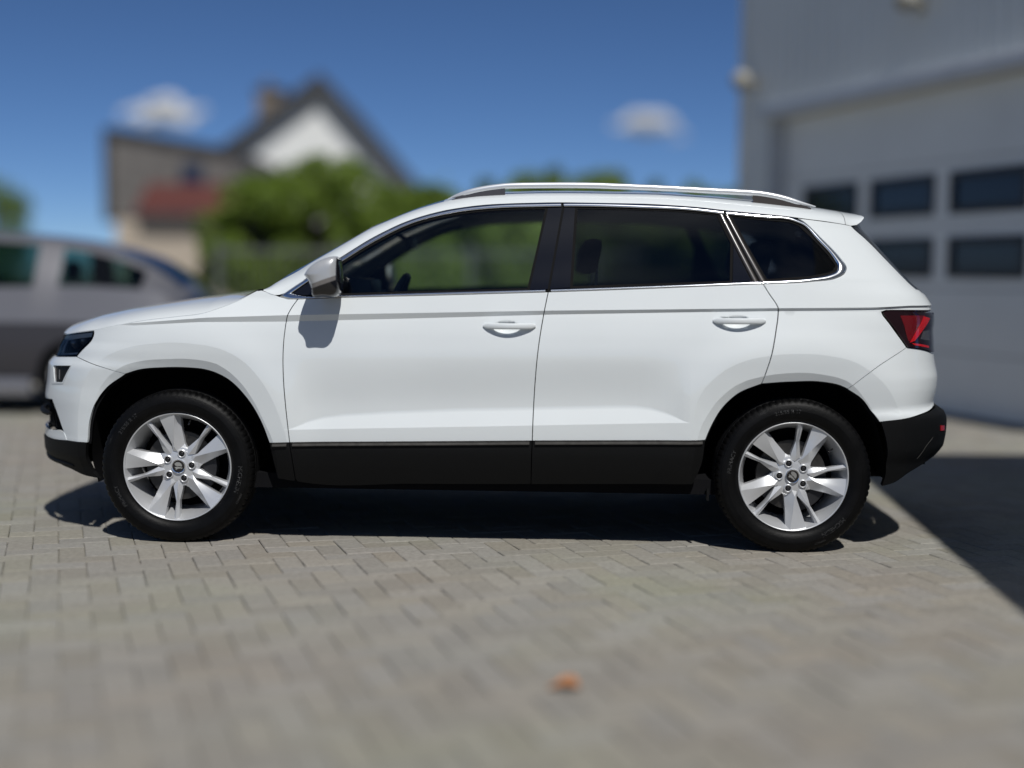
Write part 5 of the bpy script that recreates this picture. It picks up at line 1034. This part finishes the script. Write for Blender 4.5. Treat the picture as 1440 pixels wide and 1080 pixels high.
    # moulded lettering on the side wall
    def arc_text(txt, a0, r, size, flip=False):
        cu = bpy.data.curves.new('txt', 'FONT'); cu.body = txt; cu.size = size; cu.extrude = 0.0; cu.align_x = 'CENTER'; cu.resolution_u = 2
        ob = bpy.data.objects.new('txt', cu); C.objects.link(ob); me = bpy.data.meshes.new_from_object(ob.evaluated_get(bpy.context.evaluated_depsgraph_get()))
        bpy.data.objects.remove(ob); bpy.data.curves.remove(cu)
        vv = []
        for p in me.vertices:
            rr_ = r+p.co.y*(1 if not flip else -1); a = math.radians(a0)+(p.co.x/r)*(1 if not flip else -1)
            wv = float(np.interp(rr_, [q[0] for q in prof], [q[1] for q in prof]))+.0006
            vv.append((rr_*math.sin(a), -wv, rr_*math.cos(a)))
        ff_ = [tuple(p.vertices) for p in me.polygons]; bpy.data.meshes.remove(me); return vv, ff_
    tx = MB(); tx.add(*arc_text('215/55 R 17', -48, .274, .022)); tx.add(*arc_text('MICHELIN', 100, .268, .026)); tx.add(*arc_text('PRIMACY', 116, .296, .012)); tx.add(*arc_text('MICHELIN', -80+12, .302, .010)); tx.add(*arc_text('PRIMACY', -118, .268, .024, False))
    mk('tyre_lettering', tx.v, tx.f, M['tyre_text'], root, smooth=False)
    return root
w0 = make_wheel(); w0.location = (-1.319, -.79, .326); w0['label'] = 'front wheel with size lettering'
def copy_tree(o, parent):
    c = o.copy(); C.objects.link(c); c.parent = parent
    for ch in children(o): copy_tree(ch, c)
    return c
for x, y, rz_, ry_ in ((1.319, -.79, 0, 41), (-1.319, .79, 180, 20), (1.319, .79, 180, 60)):
    w = copy_tree(w0, suv); w.location = (x, y, .326); w.rotation_euler = (0, 0, math.radians(rz_))
    if 'label' in w: del w['label']
    if ry_:
        # turn the wheel about its axle; the flattened contact patch stays at the bottom
        for ch in children(w):
            if not ch.name.startswith('tyre.') and ch.name != 'tyre': ch.rotation_euler = (0, math.radians(ry_), 0)
# ---- the other side: the same parts, mirrored
for o in [fender, fdoor, rdoor, quarter, fbump, rbump, tailgate, fog, hl, tl, frame, gri, rail_o, wm_, body_liner, *al, pl_, ip]:
    mirror_tree(o, suv)
# ================================================================ grey car behind, at the left
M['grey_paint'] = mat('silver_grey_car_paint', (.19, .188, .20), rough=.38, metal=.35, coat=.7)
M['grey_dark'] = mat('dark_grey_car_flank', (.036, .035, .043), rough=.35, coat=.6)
M['teal_glass'] = glass_mat('green_tinted_glass', (.34, .48, .46))
def grey_car():
    root = empty('grey_car', (-2.62, 12.05, 0), 0, 'silver grey estate car seen from the side behind the SUV nose', 'car')
    # local x: 0 at the tail, negative towards the nose
    #      x     zsill  zsh(shoulder) zbelt  ztop   half(body) half(roof)
    st = [(0.00, .42, .80, .86, .90, .60, .42), (-.04, .36, .80, .90, .97, .76, .48), (-.12, .32, .81, .955, 1.06, .83, .53), (-.26, .29, .82, 1.0, 1.17, .87, .57), (-.48, .27, .83, 1.02, 1.285, .89, .60),
          (-.85, .26, .84, 1.03, 1.385, .90, .62), (-1.3, .26, .84, 1.02, 1.44, .905, .63), (-1.9, .26, .84, 1.01, 1.465, .905, .63), (-2.4, .26, .84, 1.0, 1.45, .905, .62), (-2.9, .26, .83, .985, 1.30, .90, .58), (-3.25, .26, .82, .97, 1.06, .90, .55),
          (-3.7, .27, .80, .92, .99, .88, .50), (-4.1, .29, .76, .84, .92, .82, .42), (-4.35, .34, .68, .74, .80, .70, .35), (-4.45, .40, .58, .62, .66, .55, .3)]
    def sec(s):
        x, z0, zs, zb, zt, w, wr = s
        half = [(w*.93, z0), (w*.99, z0+.12), (w, .60), (w, zs-.10), (w*.93, zb), (wr+(w*.93-wr)*.08, zt-.075), (wr*.93, zt-.02), (wr*.5, zt), (0, zt+.01)]
        return [(x, -y, z) for y, z in half]+[(x, y, z) for y, z in reversed(half[:-1])]
    R = []
    xs = np.array([s[0] for s in st])[::-1]; A = np.array(st)[::-1]
    for x in np.linspace(xs[0], xs[-1], 90): R.append(sec([x]+[float(pchip(xs, A[:, k], np.array([x]))[0]) for k in range(1, 7)]))
    k = len(R[0]); v = [p for r in R for p in r]; fb, fl_, fg = [], [], []
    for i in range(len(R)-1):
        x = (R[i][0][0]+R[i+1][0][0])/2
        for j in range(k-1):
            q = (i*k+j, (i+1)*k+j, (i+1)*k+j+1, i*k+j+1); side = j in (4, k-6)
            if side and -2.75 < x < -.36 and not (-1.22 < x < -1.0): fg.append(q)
            elif x > -.07: fl_.append(q)  # tail end in the dark flank colour, its shade painted in
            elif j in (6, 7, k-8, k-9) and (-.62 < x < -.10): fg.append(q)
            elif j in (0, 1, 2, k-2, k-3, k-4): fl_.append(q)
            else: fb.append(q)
    fb += [tuple(range(k)), tuple(reversed(range((len(R)-1)*k, len(R)*k)))]
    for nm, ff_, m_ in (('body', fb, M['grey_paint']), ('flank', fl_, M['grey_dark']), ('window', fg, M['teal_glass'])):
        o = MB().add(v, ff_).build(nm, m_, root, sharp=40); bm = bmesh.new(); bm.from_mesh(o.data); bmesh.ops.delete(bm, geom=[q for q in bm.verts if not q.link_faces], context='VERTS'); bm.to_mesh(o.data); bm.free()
    for y in (-.905, .905):
        mb = MB(); mb.box(-3.1, -1.2, y-.03, y+.03, .15, .30); mb.build('sill_trim', M['grey_paint'], root, bevel=.015)
        mb = MB(); mb.box(-.22, -.02, y*.82-.05, y*.82+.05, .74, .86); mb.build('tail_light', M['lens_red'], root, bevel=.02)
    mb = MB(); mb.box(-.10, .06, -.70, .70, .36, .58); mb.build('rear_bumper', M['grey_paint'], root, bevel=.05)
    for x_, y_ in ((-1.15, -.36), (-1.15, .36), (-2.15, -.37), (-2.15, .37)):
        mb = MB(); mb.box(x_-.08, x_+.08, y_-.25, y_+.25, .45, 1.02, lambda a, b, c: (a+(c-.5)*.25, b, c)); s_ = mb.build('seat_back', M['cabin_dark'], root, bevel=.04)
        mb = MB(); mb.box(x_+.08, x_+.17, y_-.12, y_+.12, 1.06, 1.24); q = mb.build('headrest', M['cabin_dark'], root, bevel=.03); q.parent = s_
    mb = MB(); mb.box(-3.6, -.3, -.80, .80, .35, .45); mb.build('cabin_floor', M['liner'], root, smooth=False)
    def wheel(x, y):
        w = empty('wheel'); w.parent = root; w.location = (x, y, .32); s = -1 if y < 0 else 1
        L = MB().lathe([(.20, .10), (.27, .112), (.31, .10), (.32, .06), (.32, -.06), (.31, -.10), (.20, -.10)], 40); L.v = [(a, b*(1 if s < 0 else -1), c) for a, b, c in L.v]; L.build('tyre', M['tyre'], w)
        L = MB().lathe([(.0, .07), (.06, .075), (.07, .05), (.17, .07), (.20, .10), (.205, .09)], 30); L.v = [(a, b*(1 if s < 0 else -1), c) for a, b, c in L.v]; L.build('rim', M['alloy'], w)
    for x in (-.85, -3.55):
        for y in (-.80, .80): wheel(x, y)
    return root
grey_car()
# ================================================================ small thing on the paving
lf = MB(); n = 12; v = [(0, 0, .006)]
for i in range(n):
    a = 2*math.pi*i/n; r = .042*(1+.25*math.sin(3*a)); v.append((r*1.2*math.cos(a), r*math.sin(a), .008+.010*math.sin(2*a)+.004))
lf.add(v, [(0, 1+i, 1+(i+1) % n) for i in range(n)])
M['leaf_dry'] = mat('dry_orange_leaf', (.42, .19, .085), rough=.8, var=.2, vscale=40)
o = lf.build('dry_leaf', M['leaf_dry'], None, sharp=180); o.location = (.165, 3.93, .0); o.rotation_euler = (0, 0, .8); tag(o, 'small dry orange leaf lying on the paving', 'leaf')
